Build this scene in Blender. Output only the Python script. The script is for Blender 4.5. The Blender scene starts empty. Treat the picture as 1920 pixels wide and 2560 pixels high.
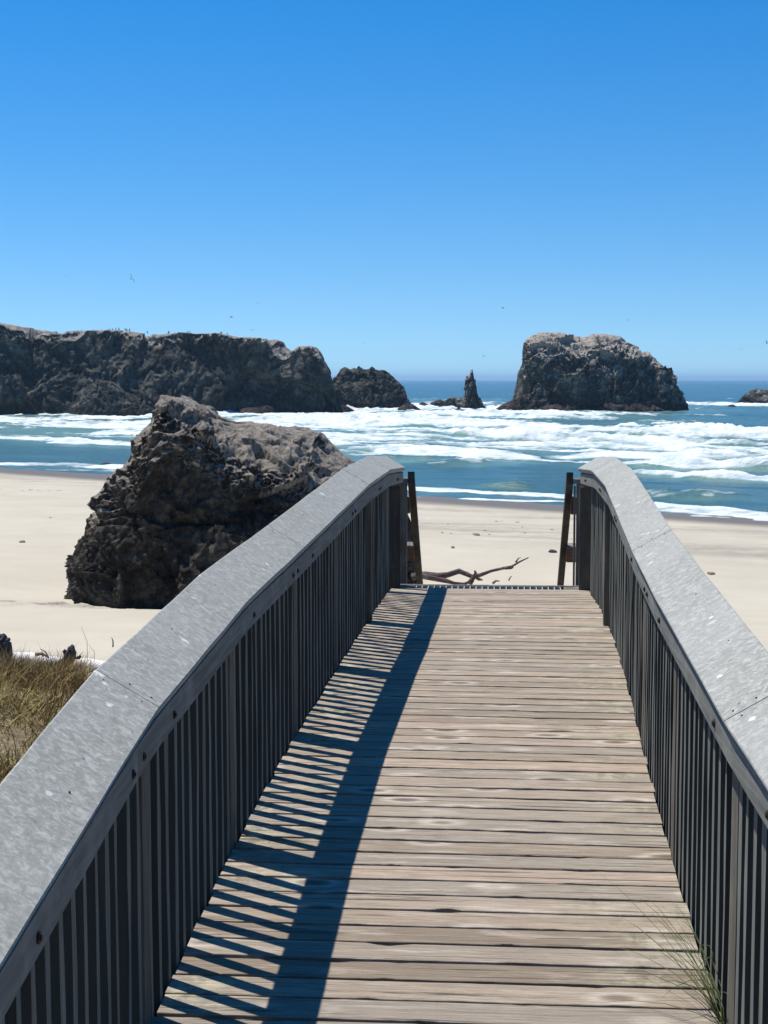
import bpy, bmesh, math, random
import numpy as np
from mathutils import Vector, Matrix

# ------------------------------------------------------------------ camera, sky, sun, exposure
EYE = 6.5
FPX = 3750.0                      # focal length in photo pixels (photo 1920 x 2560)
PITCH = math.atan(331.0 / FPX)
SC = bpy.context.scene
COL = SC.collection
cam_d = bpy.data.cameras.new('camera')
cam = bpy.data.objects.new('camera', cam_d)
COL.objects.link(cam)
cam.location = (0, 0, EYE)
cam.rotation_euler = (math.pi / 2 - PITCH, 0, 0)
cam_d.sensor_fit = 'VERTICAL'
cam_d.sensor_height = 36.0
cam_d.lens = FPX / 2560.0 * 36.0
cam_d.clip_start = 0.05
cam_d.clip_end = 40000.0
SC.camera = cam

SUN_DIR = Vector((-0.360, 0.233, 1.0)).normalized()        # towards the sun
sun_el = math.asin(SUN_DIR.z)
sun_az = math.atan2(SUN_DIR.x, SUN_DIR.y)
world = bpy.data.worlds.new("World")
SC.world = world
world.use_nodes = True
wn = world.node_tree
wn.nodes.clear()
w_out = wn.nodes.new('ShaderNodeOutputWorld')
w_bg = wn.nodes.new('ShaderNodeBackground')
w_sky = wn.nodes.new('ShaderNodeTexSky')
w_sky.sky_type = 'NISHITA'
w_sky.sun_disc = False
w_sky.sun_elevation = sun_el
w_sky.sun_rotation = sun_az
w_sky.altitude = 0.0
w_sky.air_density = 1.0
w_sky.dust_density = 0.0
w_sky.ozone_density = 2.2
w_hs = wn.nodes.new('ShaderNodeHueSaturation')
w_hs.inputs['Hue'].default_value = 0.504
w_hs.inputs['Saturation'].default_value = 1.49
w_tc = wn.nodes.new('ShaderNodeTexCoord')
w_mp = wn.nodes.new('ShaderNodeMapping')
w_mp.inputs['Location'].default_value = (0, 0, 0.085)
wn.links.new(w_tc.outputs['Generated'], w_mp.inputs[0])
wn.links.new(w_mp.outputs[0], w_sky.inputs[0])
wn.links.new(w_sky.outputs[0], w_hs.inputs['Color'])
wn.links.new(w_hs.outputs[0], w_bg.inputs['Color'])
w_bg.inputs['Strength'].default_value = 0.118
wn.links.new(w_bg.outputs[0], w_out.inputs['Surface'])

sun_d = bpy.data.lights.new('sun', 'SUN')
sun_d.energy = 5.0
sun_d.angle = math.radians(0.5)
sun_d.color = (1.0, 0.955, 0.90)
sun = bpy.data.objects.new('sun', sun_d)
COL.objects.link(sun)
sun.rotation_euler = (-SUN_DIR).to_track_quat('-Z', 'Y').to_euler()
sun.location = (0, 0, 60)

SC.view_settings.view_transform = 'Standard'
SC.view_settings.look = 'None'
SC.view_settings.exposure = 0.28
SC.view_settings.gamma = 1.0
SC.view_settings.use_curve_mapping = False
SC.render.engine = 'CYCLES'
SC.cycles.max_bounces = 6
SC.cycles.volume_bounces = 0
SC.cycles.use_denoising = True
SC.cycles.diffuse_bounces = 3
SC.cycles.glossy_bounces = 2

rng = np.random.default_rng(7)
random.seed(7)
CP, SP = math.cos(PITCH), math.sin(PITCH)

# ------------------------------------------------------------------ measuring helpers
def at_Y(px, py, Y):
    """point at ground distance Y seen in direction px, py of the photo (used once, to take measurements)"""
    dx, dy = (px - 960) / FPX, (py - 1280) / FPX
    d = Vector((dx, CP - dy * SP, -SP - dy * CP))
    return Vector((0, 0, EYE)) + d * (Y / d.y)

def at_z(px, py, z):
    dx, dy = (px - 960) / FPX, (py - 1280) / FPX
    d = Vector((dx, CP - dy * SP, -SP - dy * CP))
    return Vector((0, 0, EYE)) + d * ((z - EYE) / d.z)

# ------------------------------------------------------------------ numpy noise
_M = np.uint32(0xffffffff)
def _h(i, j, k, s):
    with np.errstate(over='ignore'):
        n = (i.astype(np.int64) * 374761393 + j.astype(np.int64) * 668265263 + k.astype(np.int64) * 2147483647 + s * 974634777) & 0xffffffff
        n = n.astype(np.uint64)
        n = ((n ^ (n >> np.uint64(13))) * np.uint64(1274126177)) & np.uint64(0xffffffff)
        n = ((n ^ (n >> np.uint64(16))) * np.uint64(2246822519)) & np.uint64(0xffffffff)
        n = n ^ (n >> np.uint64(15))
    return n.astype(np.float64) / 4294967295.0

def vnoise(p, s=0):
    i = np.floor(p).astype(np.int64)
    f = p - i
    f = f * f * f * (f * (f * 6 - 15) + 10)
    r = 0
    for a in (0, 1):
        wa = f[:, 0] if a else 1 - f[:, 0]
        for b in (0, 1):
            wb = f[:, 1] if b else 1 - f[:, 1]
            for c in (0, 1):
                wc = f[:, 2] if c else 1 - f[:, 2]
                r = r + wa * wb * wc * _h(i[:, 0] + a, i[:, 1] + b, i[:, 2] + c, s)
    return r * 2 - 1

def fbm(p, oct=4, s=0, gain=0.5, ridged=False):
    r, a, t = 0, 1.0, 0
    q = p.copy()
    for o in range(oct):
        n = vnoise(q, s + o)
        if ridged:
            n = 1 - 2 * np.abs(n)
        r = r + a * n
        t += a
        a *= gain
        q = q * 2.03 + 11.7
    return r / t

def worley(p, s=0):
    i = np.floor(p).astype(np.int64)
    f1 = np.full(len(p), 9.0)
    f2 = np.full(len(p), 9.0)
    idv = np.zeros(len(p)); fac = np.zeros(len(p))
    for a in (-1, 0, 1):
        for b in (-1, 0, 1):
            for c in (-1, 0, 1):
                ia, ib, ic = i[:, 0] + a, i[:, 1] + b, i[:, 2] + c
                dx = ia + _h(ia, ib, ic, s + 1) - p[:, 0]
                dy = ib + _h(ia, ib, ic, s + 2) - p[:, 1]
                dz = ic + _h(ia, ib, ic, s + 3) - p[:, 2]
                d = np.sqrt(dx * dx + dy * dy + dz * dz)
                near = d < f1
                f2 = np.where(near, f1, np.minimum(f2, d))
                idn = _h(ia, ib, ic, s + 4)
                idv = np.where(near, idn, idv)
                th = idn * 40.0
                fac = np.where(near, dx * np.cos(th) + dy * np.sin(th) * .7 + dz * np.sin(th * 3.1), fac)
                f1 = np.where(near, d, f1)
    return f1, f2, idv, fac

def P3(x, y, z=0.0):
    x, y = np.broadcast_arrays(np.asarray(x, float), np.asarray(y, float))
    z = np.broadcast_to(np.asarray(z, float), x.shape)
    return np.stack([x.ravel(), y.ravel(), z.ravel()], 1)

def sstep(a, b, x):
    t = np.clip((x - a) / (b - a), 0, 1)
    return t * t * (3 - 2 * t)

# ------------------------------------------------------------------ object helpers
def tag(o, label=None, cat=None, group=None, kind=None):
    if label: o['label'] = label
    if cat: o['category'] = cat
    if group: o['group'] = group
    if kind: o['kind'] = kind
    return o

def link(name, me, mat=None, parent=None, loc=None, rot=None):
    if mat is not None and len(me.materials) == 0:
        me.materials.append(mat)
    o = bpy.data.objects.new(name, me)
    COL.objects.link(o)
    if parent is not None: o.parent = parent
    if loc is not None: o.location = loc
    if rot is not None: o.rotation_euler = rot
    return o

def empty(name, loc=(0, 0, 0), rz=0):
    o = bpy.data.objects.new(name, None)
    COL.objects.link(o)
    o.location = loc
    o.rotation_euler = (0, 0, rz)
    o.empty_display_size = 0.2
    return o

def mesh_from(name, co, quads, smooth=False):
    me = bpy.data.meshes.new(name)
    co = np.asarray(co, np.float32)
    quads = np.asarray(quads, np.int32)
    k = quads.shape[1]
    me.vertices.add(len(co))
    me.vertices.foreach_set('co', co.ravel())
    me.loops.add(quads.size)
    me.loops.foreach_set('vertex_index', quads.ravel())
    me.polygons.add(len(quads))
    me.polygons.foreach_set('loop_start', np.arange(0, quads.size, k, dtype=np.int32))
    me.polygons.foreach_set('loop_total', np.full(len(quads), k, np.int32))
    me.update(calc_edges=True)
    me.validate()
    me.polygons.foreach_set('use_smooth', np.full(len(me.polygons), smooth, bool))
    return me

def grid_quads(nr, nc, wrap=False):
    r = np.arange(nr - 1)[:, None]
    c = np.arange(nc if wrap else nc - 1)[None, :]
    c2 = (c + 1) % nc
    return np.stack([r * nc + c, r * nc + c2, (r + 1) * nc + c2, (r + 1) * nc + c], -1).reshape(-1, 4)

def box_bm(bm, lo, hi, mat=Matrix()):
    vs = [bm.verts.new(mat @ Vector((x, y, z))) for x in (lo[0], hi[0]) for y in (lo[1], hi[1]) for z in (lo[2], hi[2])]
    for f in ((0, 1, 3, 2), (4, 6, 7, 5), (0, 4, 5, 1), (2, 3, 7, 6), (0, 2, 6, 4), (1, 5, 7, 3)):
        bm.faces.new([vs[i] for i in f])

def bm_mesh(name, bm, bevel=0.0, smooth=False):
    if bevel > 0:
        bmesh.ops.bevel(bm, geom=list(bm.edges), offset=bevel, segments=1, affect='EDGES')
    bmesh.ops.recalc_face_normals(bm, faces=bm.faces)
    me = bpy.data.meshes.new(name)
    bm.to_mesh(me)
    bm.free()
    if smooth:
        me.polygons.foreach_set('use_smooth', np.ones(len(me.polygons), bool))
    return me

def box_mesh(name, lo, hi, bevel=0.003):
    bm = bmesh.new()
    box_bm(bm, lo, hi)
    return bm_mesh(name, bm, bevel)

def tube_arrays(pts, rad, nseg=8, seed=0, rough=0.0):
    pts = [Vector(p) for p in pts]
    vs, qs = [], []
    n = len(pts)
    rr = random.Random(seed)
    for i, p in enumerate(pts):
        t = (pts[min(i + 1, n - 1)] - pts[max(i - 1, 0)]).normalized()
        up = Vector((0, 0, 1)) if abs(t.z) < 0.9 else Vector((1, 0, 0))
        a = t.cross(up).normalized()
        b = t.cross(a).normalized()
        for k in range(nseg):
            an = 2 * math.pi * k / nseg
            r = rad[i] * (1 + rough * (rr.random() - .5) * 2)
            vs.append(p + a * (math.cos(an) * r) + b * (math.sin(an) * r))
    for i in range(n - 1):
        for k in range(nseg):
            k2 = (k + 1) % nseg
            qs.append((i * nseg + k, i * nseg + k2, (i + 1) * nseg + k2, (i + 1) * nseg + k))
    return vs, qs, nseg, n

def tube_mesh(name, lines, nseg=8, rough=0.0, smooth=True):
    """lines: list of (points, radii); all joined into one mesh, ends closed"""
    bm = bmesh.new()
    for li, (pts, rad) in enumerate(lines):
        vs, qs, ns, n = tube_arrays(pts, rad, nseg, li, rough)
        bv = [bm.verts.new(v) for v in vs]
        for q in qs:
            bm.faces.new([bv[i] for i in q])
        bm.faces.new(bv[:ns][::-1])
        bm.faces.new(bv[(n - 1) * ns:])
    return bm_mesh(name, bm, 0, smooth)

# ------------------------------------------------------------------ material helpers
class MB:
    def __init__(self, name, rough=0.8, spec=0.3):
        self.m = bpy.data.materials.new(name)
        self.m.use_nodes = True
        self.t = self.m.node_tree
        self.t.nodes.clear()
        self.out = self.n('ShaderNodeOutputMaterial')
        self.b = self.n('ShaderNodeBsdfPrincipled')
        self.b.inputs['Roughness'].default_value = rough
        self.b.inputs['Specular IOR Level'].default_value = spec
        self.l(self.b.outputs[0], self.out.inputs[0])
        self.tc = self.n('ShaderNodeTexCoord')
    def n(self, t, **kw):
        x = self.t.nodes.new(t)
        for k, v in kw.items(): setattr(x, k, v)
        return x
    def l(self, a, b): self.t.links.new(a, b)
    def put(self, sock, v):
        if hasattr(v, 'is_linked') or hasattr(v, 'links'): self.l(v, sock)
        else: sock.default_value = v
    def mapping(self, coord='Object', scale=(1, 1, 1), rnd=False, rot=(0, 0, 0)):
        src = self.tc.outputs[coord]
        if rnd:
            oi = self.n('ShaderNodeObjectInfo')
            mu = self.n('ShaderNodeMath', operation='MULTIPLY'); self.l(oi.outputs['Random'], mu.inputs[0]); mu.inputs[1].default_value = 57.3
            cx = self.n('ShaderNodeCombineXYZ'); self.l(mu.outputs[0], cx.inputs[0]); self.l(mu.outputs[0], cx.inputs[1]); self.l(mu.outputs[0], cx.inputs[2])
            ad = self.n('ShaderNodeVectorMath', operation='ADD'); self.l(src, ad.inputs[0]); self.l(cx.outputs[0], ad.inputs[1])
            src = ad.outputs[0]
        mp = self.n('ShaderNodeMapping')
        mp.inputs['Scale'].default_value = scale
        mp.inputs['Rotation'].default_value = rot
        self.l(src, mp.inputs[0])
        return mp.outputs[0]
    def noise(self, vec, scale, detail=4, rough=0.55, dist=0.0):
        x = self.n('ShaderNodeTexNoise')
        x.inputs['Scale'].default_value = scale
        x.inputs['Detail'].default_value = detail
        x.inputs['Roughness'].default_value = rough
        x.inputs['Distortion'].default_value = dist
        self.l(vec, x.inputs['Vector'])
        return x.outputs['Fac']
    def voronoi(self, vec, scale, feature='F1', out='Distance', rnd=1.0):
        x = self.n('ShaderNodeTexVoronoi', feature=feature)
        x.inputs['Scale'].default_value = scale
        x.inputs['Randomness'].default_value = rnd
        self.l(vec, x.inputs['Vector'])
        return x.outputs[out]
    def ramp(self, fac, stops, interp='LINEAR'):
        x = self.n('ShaderNodeValToRGB')
        x.color_ramp.interpolation = interp
        e = x.color_ramp.elements
        while len(e) < len(stops): e.new(0.5)
        for i, (p, c) in enumerate(stops):
            e[i].position = p
            e[i].color = (c, c, c, 1) if isinstance(c, (int, float)) else (c[0], c[1], c[2], 1)
        self.l(fac, x.inputs[0])
        return x.outputs[0]
    def mix(self, fac, a, b, blend='MIX'):
        x = self.n('ShaderNodeMix', data_type='RGBA', blend_type=blend)
        self.put(x.inputs[0], fac)
        for s, v in ((x.inputs[6], a), (x.inputs[7], b)):
            if isinstance(v, tuple): s.default_value = (v[0], v[1], v[2], 1)
            else: self.l(v, s)
        return x.outputs[2]
    def math(self, op, a, b=0.0, c=None, clamp=False):
        x = self.n('ShaderNodeMath', operation=op, use_clamp=clamp)
        self.put(x.inputs[0], a); self.put(x.inputs[1], b)
        if c is not None: self.put(x.inputs[2], c)
        return x.outputs[0]
    def attr(self, name):
        x = self.n('ShaderNodeAttribute'); x.attribute_name = name
        return x.outputs['Fac']
    def rand(self):
        return self.n('ShaderNodeObjectInfo').outputs['Random']
    def bump(self, h, strength=0.3, dist=0.01):
        x = self.n('ShaderNodeBump')
        x.inputs['Strength'].default_value = strength
        x.inputs['Distance'].default_value = dist
        self.l(h, x.inputs['Height'])
        self.l(x.outputs[0], self.b.inputs['Normal'])
    def color(self, c): self.put(self.b.inputs['Base Color'], c if not isinstance(c, tuple) else (c[0], c[1], c[2], 1))

def mat_deck():
    m = MB('weathered_deck_wood', 0.85, 0.15)
    v = m.mapping('Object', (1, 1, 1), True)
    vs = m.mapping('Object', (0.9, 26, 12), True)          # grain runs along x
    vl = m.mapping('Object', (1.6, 13, 6), True)
    g = m.noise(vs, 2.2, 8, 0.7, 1.2)
    g2 = m.noise(vl, 1.6, 6, 0.65, 0.8)
    r = m.rand()
    tone = m.ramp(r, [(0, (0.25, 0.20, 0.145)), (0.25, (0.42, 0.35, 0.265)), (0.45, (0.31, 0.27, 0.215)), (0.7, (0.46, 0.36, 0.265)), (0.85, (0.35, 0.285, 0.21)), (1, (0.50, 0.42, 0.325))])
    c = m.mix(m.ramp(g, [(0.32, 0.0), (0.62, 1.0)]), m.mix(0.42, tone, (0.13, 0.10, 0.075)), tone)
    pale = m.ramp(g2, [(0.52, 0.0), (0.68, 1.0)])
    c = m.mix(m.math('MULTIPLY', pale, 0.5), c, (0.60, 0.53, 0.43))
    knot = m.voronoi(m.mapping('Object', (2.2, 5.5, 0.01), True), 1.0)
    c = m.mix(m.ramp(knot, [(0.0, 0.95), (0.10, 0.5), (0.17, 0.0)]), c, (0.10, 0.065, 0.045))
    c = m.mix(m.ramp(knot, [(0.13, 0.0), (0.19, 0.65), (0.30, 0.0)]), c, (0.58, 0.52, 0.43))
    # grey-green weathering near the right-hand ends and general dark staining
    st = m.noise(v, 2.6, 5, 0.65)
    c = m.mix(m.math('MULTIPLY', m.ramp(st, [(0.55, 0.0), (0.75, 1.0)]), 0.35), c, (0.15, 0.135, 0.11))
    sx = m.n('ShaderNodeSeparateXYZ'); m.l(m.tc.outputs['Object'], sx.inputs[0])
    edge = m.math('MULTIPLY', m.ramp(m.math('ADD', m.math('MULTIPLY', sx.outputs[0], 0.5), 0.5), [(0.70, 0.0), (0.92, 1.0)]), m.ramp(st, [(0.42, 0.0), (0.62, 0.75)]))
    c = m.mix(edge, c, m.ramp(m.noise(v, 14, 4, 0.7), [(0.42, (0.17, 0.16, 0.12)), (0.58, (0.52, 0.49, 0.33))]))
    crack = m.ramp(m.noise(m.mapping('Object', (0.7, 48, 10), True), 1.5, 4, 0.6, 0.5), [(0.31, 1.0), (0.39, 0.0)])
    c = m.mix(m.math('MULTIPLY', m.ramp(m.noise(m.mapping('Object', (5, 90, 10), True), 1.5, 5, 0.7, 0.3), [(0.40, 1.0), (0.58, 0.0)]), 0.38), c, (0.16, 0.125, 0.092))
    c = m.mix(m.math('MULTIPLY', crack, 0.8), c, (0.05, 0.038, 0.03))
    m.color(c)
    hh = m.math('SUBTRACT', m.math('ADD', g, m.math('MULTIPLY', g2, 0.5)), m.math('MULTIPLY', crack, 0.8))
    m.bump(hh, 0.8, 0.009)
    return m.m

def mat_cap():
    m = MB('mottled_grey_cap', 0.8, 0.25)
    v = m.mapping('Object', (1, 1, 1), True)
    a = m.noise(m.mapping('Object', (34, 34, 34), True), 1.0, 4, 0.6, 0.8)
    b = m.noise(m.mapping('Object', (95, 95, 95), True), 1.0, 3, 0.6, 0.3)
    c0 = m.noise(v, 1.6, 4, 0.6)
    f = m.math('ADD', m.math('MULTIPLY', a, 0.65), m.math('MULTIPLY', b, 0.35))
    c = m.ramp(f, [(0.34, (0.20, 0.198, 0.172)), (0.50, (0.272, 0.270, 0.236)), (0.64, (0.41, 0.405, 0.355))])
    c = m.mix(m.ramp(c0, [(0.35, 0.0), (0.70, 0.35)]), c, (0.38, 0.375, 0.34))
    sp = m.voronoi(m.mapping('Object', (15, 15, 15), True), 1.0, 'F1')
    pick = m.voronoi(m.mapping('Object', (15, 15, 15), True), 1.0, 'F1', 'Color')
    warp = m.noise(v, 60, 2)
    spot = m.math('MULTIPLY', m.ramp(m.math('ADD', sp, m.math('MULTIPLY', m.math('SUBTRACT', warp, 0.5), 0.35)), [(0.13, 1.0), (0.19, 0.0)]), m.ramp(pick, [(0.74, 0.0), (0.80, 1.0)], 'LINEAR'))
    sp2 = m.voronoi(m.mapping('Object', (5.5, 5.5, 5.5), True), 1.0, 'F1')
    pk2 = m.voronoi(m.mapping('Object', (5.5, 5.5, 5.5), True), 1.0, 'F1', 'Color')
    w2 = m.noise(v, 38, 3)
    big = m.math('MULTIPLY', m.ramp(m.math('ADD', sp2, m.math('MULTIPLY', m.math('SUBTRACT', w2, 0.5), 0.30)), [(0.085, 1.0), (0.11, 0.0)]), m.ramp(pk2, [(0.45, 0.0), (0.50, 1.0)]))
    spot = m.math('MAXIMUM', spot, big)
    c = m.mix(m.math('MULTIPLY', spot, 0.75), c, (0.66, 0.66, 0.61))
    ds = m.voronoi(v, 9.0)
    c = m.mix(m.ramp(ds, [(0.03, 0.8), (0.045, 0.0)]), c, (0.05, 0.045, 0.05))
    m.color(c)
    m.bump(m.math('ADD', f, m.math('MULTIPLY', spot, 0.3)), 0.35, 0.004)
    return m.m

def mat_rail(name='grey_rail_wood', base=((0.065, 0.07, 0.062), (0.17, 0.172, 0.152)), warm=0.25, side_shade=False):
    m = MB(name, 0.85, 0.15)
    g = m.noise(m.mapping('Object', (40, 40, 2.2), True), 1.2, 6, 0.65, 0.5)
    g2 = m.noise(m.mapping('Object', (3, 3, 2), True), 2.0, 5, 0.65)
    c = m.ramp(g, [(0.3, base[0]), (0.7, base[1])])
    c = m.mix(m.math('MULTIPLY', m.ramp(g2, [(0.5, 0.0), (0.7, 1.0)]), warm), c, (0.26, 0.235, 0.17))
    r = m.rand()
    c = m.mix(m.math('MULTIPLY', r, 0.35), c, (0.13, 0.127, 0.108), 'MIX')
    if side_shade:
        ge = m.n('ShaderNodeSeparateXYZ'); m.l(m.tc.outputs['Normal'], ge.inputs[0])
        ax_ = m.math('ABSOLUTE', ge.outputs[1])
        c = m.mix(m.ramp(ax_, [(0.4, 0.0), (0.8, 0.85)]), c, (0.022, 0.022, 0.020))  # painted shade between balusters: faces turned along the deck go near black
    m.color(c)
    m.bump(g, 0.4, 0.003)
    return m.m

def mat_plank_dir(name, c0, c1, axis='x'):
    m = MB(name, 0.85, 0.15)
    sc = (1.2, 30, 30) if axis == 'x' else (30, 1.2, 30)
    g = m.noise(m.mapping('Object', sc, True), 1.6, 6, 0.65, 0.6)
    g2 = m.noise(m.mapping('Object', (2, 2, 2), True), 2.5, 5, 0.6)
    c = m.ramp(g, [(0.3, c0), (0.7, c1)])
    c = m.mix(m.ramp(g2, [(0.5, 0.0), (0.75, 0.4)]), c, (0.42, 0.40, 0.35))
    m.color(c)
    m.bump(g, 0.4, 0.003)
    return m.m

def mat_plain(name, c, rough=0.8, spec=0.3, metal=0.0, var=0.25, scale=8):
    m = MB(name, rough, spec)
    n = m.noise(m.mapping('Object', (1, 1, 1)), scale, 4, 0.6)
    m.color(m.ramp(n, [(0.3, tuple(x * (1 - var) for x in c)), (0.7, tuple(min(1, x * (1 + var)) for x in c))]))
    m.b.inputs['Metallic'].default_value = metal
    m.bump(n, 0.2, 0.004)
    return m.m

def mat_sand():
    m = MB('beach_sand', 0.9, 0.12)
    v = m.mapping('Object', (1, 1, 1))
    a = m.noise(v, 0.35, 5, 0.6)
    b = m.noise(v, 70, 3, 0.7)
    c = m.ramp(a, [(0.3, (0.43, 0.385, 0.292)), (0.7, (0.50, 0.452, 0.348))])
    c = m.mix(m.ramp(b, [(0.35, 0.25), (0.6, 0.0)]), c, (0.33, 0.28, 0.22))
    # long tide lines parallel to the shore
    tl = m.noise(m.mapping('Object', (0.05, 0.5, 1), rot=(0, 0, math.radians(41))), 1.0, 5, 0.6, 0.3)
    c = m.mix(m.math('MULTIPLY', m.attr('wrack'), m.ramp(tl, [(0.40, 0.0), (0.58, 0.85)])), c, (0.27, 0.24, 0.195))
    spk = m.noise(v, 3.2, 6, 0.75)
    c = m.mix(m.math('MULTIPLY', m.attr('wrack'), m.ramp(spk, [(0.60, 0.0), (0.68, 0.8)])), c, (0.16, 0.13, 0.105))
    c = m.mix(m.attr('gravel'), c, m.ramp(m.noise(v, 14, 4, 0.7), [(0.38, (0.10, 0.09, 0.075)), (0.62, (0.36, 0.32, 0.26))]))
    c = m.mix(m.attr('wet'), c, (0.15, 0.125, 0.092))
    c = m.mix(m.attr('soil'), c, m.ramp(m.noise(v, 9, 4, 0.7), [(0.35, (0.10, 0.075, 0.045)), (0.65, (0.26, 0.21, 0.13))]))
    m.color(c)
    m.put(m.b.inputs['Roughness'], m.math('SUBTRACT', 0.92, m.math('MULTIPLY', m.attr('wet'), 0.45)))
    fp = m.noise(v, 2.2, 6, 0.7)
    m.bump(m.math('ADD', m.math('MULTIPLY', b, 0.12), m.math('MULTIPLY', fp, m.math('ADD', 0.15, m.math('MULTIPLY', m.attr('wrack'), 2.2)))), 0.5, 0.08)
    return m.m

def mat_sea():
    m = MB('sea_water', 0.16, 0.5)
    m.b.inputs['IOR'].default_value = 1.33
    v = m.mapping('Object', (1, 1, 1))
    g = m.attr('green')
    fo = m.attr('foam')
    deep = m.mix(g, (0.028, 0.082, 0.088), (0.13, 0.235, 0.20))
    n1 = m.noise(m.mapping('Object', (0.30, 0.30, 1), rot=(0, 0, math.radians(41))), 1.0, 6, 0.7)
    n2 = m.noise(m.mapping('Object', (0.7, 1.6, 1), rot=(0, 0, math.radians(41))), 1.0, 6, 0.72, 0.4)
    nn = m.math('ADD', m.math('MULTIPLY', n1, 0.45), m.math('MULTIPLY', n2, 0.55))
    ff = m.math('ADD', fo, m.math('MULTIPLY', m.math('SUBTRACT', nn, 0.5), 1.1))
    fm = m.ramp(ff, [(0.36, 0.0), (0.50, 0.38), (0.66, 0.75), (0.85, 1.0)])
    fm = m.math('MULTIPLY', fm, m.ramp(fo, [(0.03, 0.0), (0.16, 1.0)]))
    fc = m.ramp(m.math('ADD', m.math('MULTIPLY', n1, .5), m.math('MULTIPLY', n2, .5)), [(0.36, (0.36, 0.47, 0.47)), (0.47, (0.55, 0.60, 0.60)), (0.56, (0.68, 0.71, 0.71))])
    m.color(m.mix(fm, deep, fc))
    m.put(m.b.inputs['Roughness'], m.math('ADD', 0.22, m.math('MULTIPLY', fm, 0.6)))
    m.put(m.b.inputs['Specular IOR Level'], m.math('SUBTRACT', 0.30, m.math('MULTIPLY', fm, 0.22)))
    w1 = m.noise(m.mapping('Object', (0.9, 2.4, 1), rot=(0, 0, math.radians(41))), 1.0, 6, 0.65)
    w2 = m.noise(m.mapping('Object', (0.12, 0.33, 1), rot=(0, 0, math.radians(36))), 1.0, 5, 0.6)
    m.bump(m.math('ADD', m.math('MULTIPLY', w1, 0.35), m.math('ADD', w2, m.math('MULTIPLY', fm, 0.25))), 0.8, 0.55)
    return m.m

def mat_rock(name, dark, mid, light, guano=0.0, scale=1.0, band=None):
    """guano = strength of the bleached/whitewashed colour; attribute 'top' says where the stone itself is pale"""
    m = MB(name, 0.92, 0.12)
    v = m.mapping('Object', (scale, scale, scale))
    a = m.noise(v, 1.1, 8, 0.72, 0.4)
    b = m.noise(v, 5.5, 6, 0.72, 0.2)
    f = m.math('ADD', m.math('MULTIPLY', a, 0.55), m.math('MULTIPLY', b, 0.45))
    c = m.ramp(f, [(0.40, dark), (0.50, mid), (0.61, light)])
    pale = m.attr('top')
    pn = m.noise(v, 3.1, 7, 0.75)
    k = m.ramp(m.math('ADD', m.math('MULTIPLY', pale, 0.65), m.math('MULTIPLY', pn, 0.6)), [(0.50, 0.0), (0.66, 1.0)])
    c = m.mix(m.math('MULTIPLY', k, guano), c, m.ramp(b, [(0.35, (0.24, 0.205, 0.165)), (0.6, (0.48, 0.425, 0.355))]))
    if band:
        c = m.mix(m.math('MULTIPLY', m.attr('tide'), 0.85), c, band)
    m.color(c)
    m.bump(m.math('ADD', a, m.math('MULTIPLY', b, 0.7)), 0.75, 0.28 / scale)
    return m.m

M = {}
M['deck'] = mat_deck()
M['cap'] = mat_cap()
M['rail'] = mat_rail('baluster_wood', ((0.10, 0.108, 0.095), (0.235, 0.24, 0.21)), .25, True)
M['post'] = mat_rail('post_wood', ((0.07, 0.055, 0.042), (0.19, 0.165, 0.13)), 0.4)
M['dark_post'] = mat_rail('dark_post_wood', ((0.02, 0.018, 0.015), (0.07, 0.06, 0.05)), 0.2)
M['fascia'] = mat_plank_dir('rail_board_wood', (0.115, 0.115, 0.098), (0.235, 0.235, 0.205), 'y')
M['brown'] = mat_plank_dir('brown_timber', (0.12, 0.055, 0.025), (0.22, 0.11, 0.05), 'x')
M['grey_wood'] = mat_plank_dir('stair_timber', (0.07, 0.06, 0.05), (0.21, 0.19, 0.16), 'y')
M['bolt'] = mat_plain('rusty_bolt', (0.03, 0.022, 0.022), 0.6, 0.4, 0.4)
M['grate'] = mat_plain('galvanised_grate', (0.42, 0.42, 0.40), 0.5, 0.5, 0.3)
M['pan'] = mat_plain('grate_pan', (0.07, 0.07, 0.07), 0.7, 0.3)
M['sand'] = mat_sand()
M['sea'] = mat_sea()
M['rock_boulder'] = mat_rock('boulder_stone', (0.016, 0.013, 0.010), (0.045, 0.038, 0.030), (0.125, 0.11, 0.085), 0.62, 1.0)
M['rock_far'] = mat_rock('headland_stone', (0.017, 0.019, 0.018), (0.052, 0.053, 0.046), (0.19, 0.175, 0.14), 0.8, 0.16, (0.045, 0.035, 0.022))
M['rock_stack'] = mat_rock('sea_stack_stone', (0.016, 0.016, 0.014), (0.058, 0.056, 0.048), (0.33, 0.31, 0.26), 0.95, 0.22, (0.022, 0.016, 0.012))
M['rock_reef'] = mat_rock('reef_stone', (0.018, 0.014, 0.012), (0.045, 0.034, 0.029), (0.11, 0.09, 0.08), 0.3, 0.5)
M['drift'] = mat_plank_dir('bleached_driftwood', (0.045, 0.03, 0.026), (0.14, 0.10, 0.085), 'x')
M['log'] = mat_plain('bleached_log', (0.74, 0.70, 0.66), 0.85, 0.2, 0, 0.12, 5)
M['char'] = mat_plain('charred_wood', (0.028, 0.028, 0.030), 0.8, 0.3, 0, 0.5, 9)
M['twig'] = mat_plain('dry_twig', (0.20, 0.15, 0.11), 0.9, 0.2)
M['bird'] = mat_plain('gull_feathers', (0.16, 0.16, 0.17), 0.8, 0.2)

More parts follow.
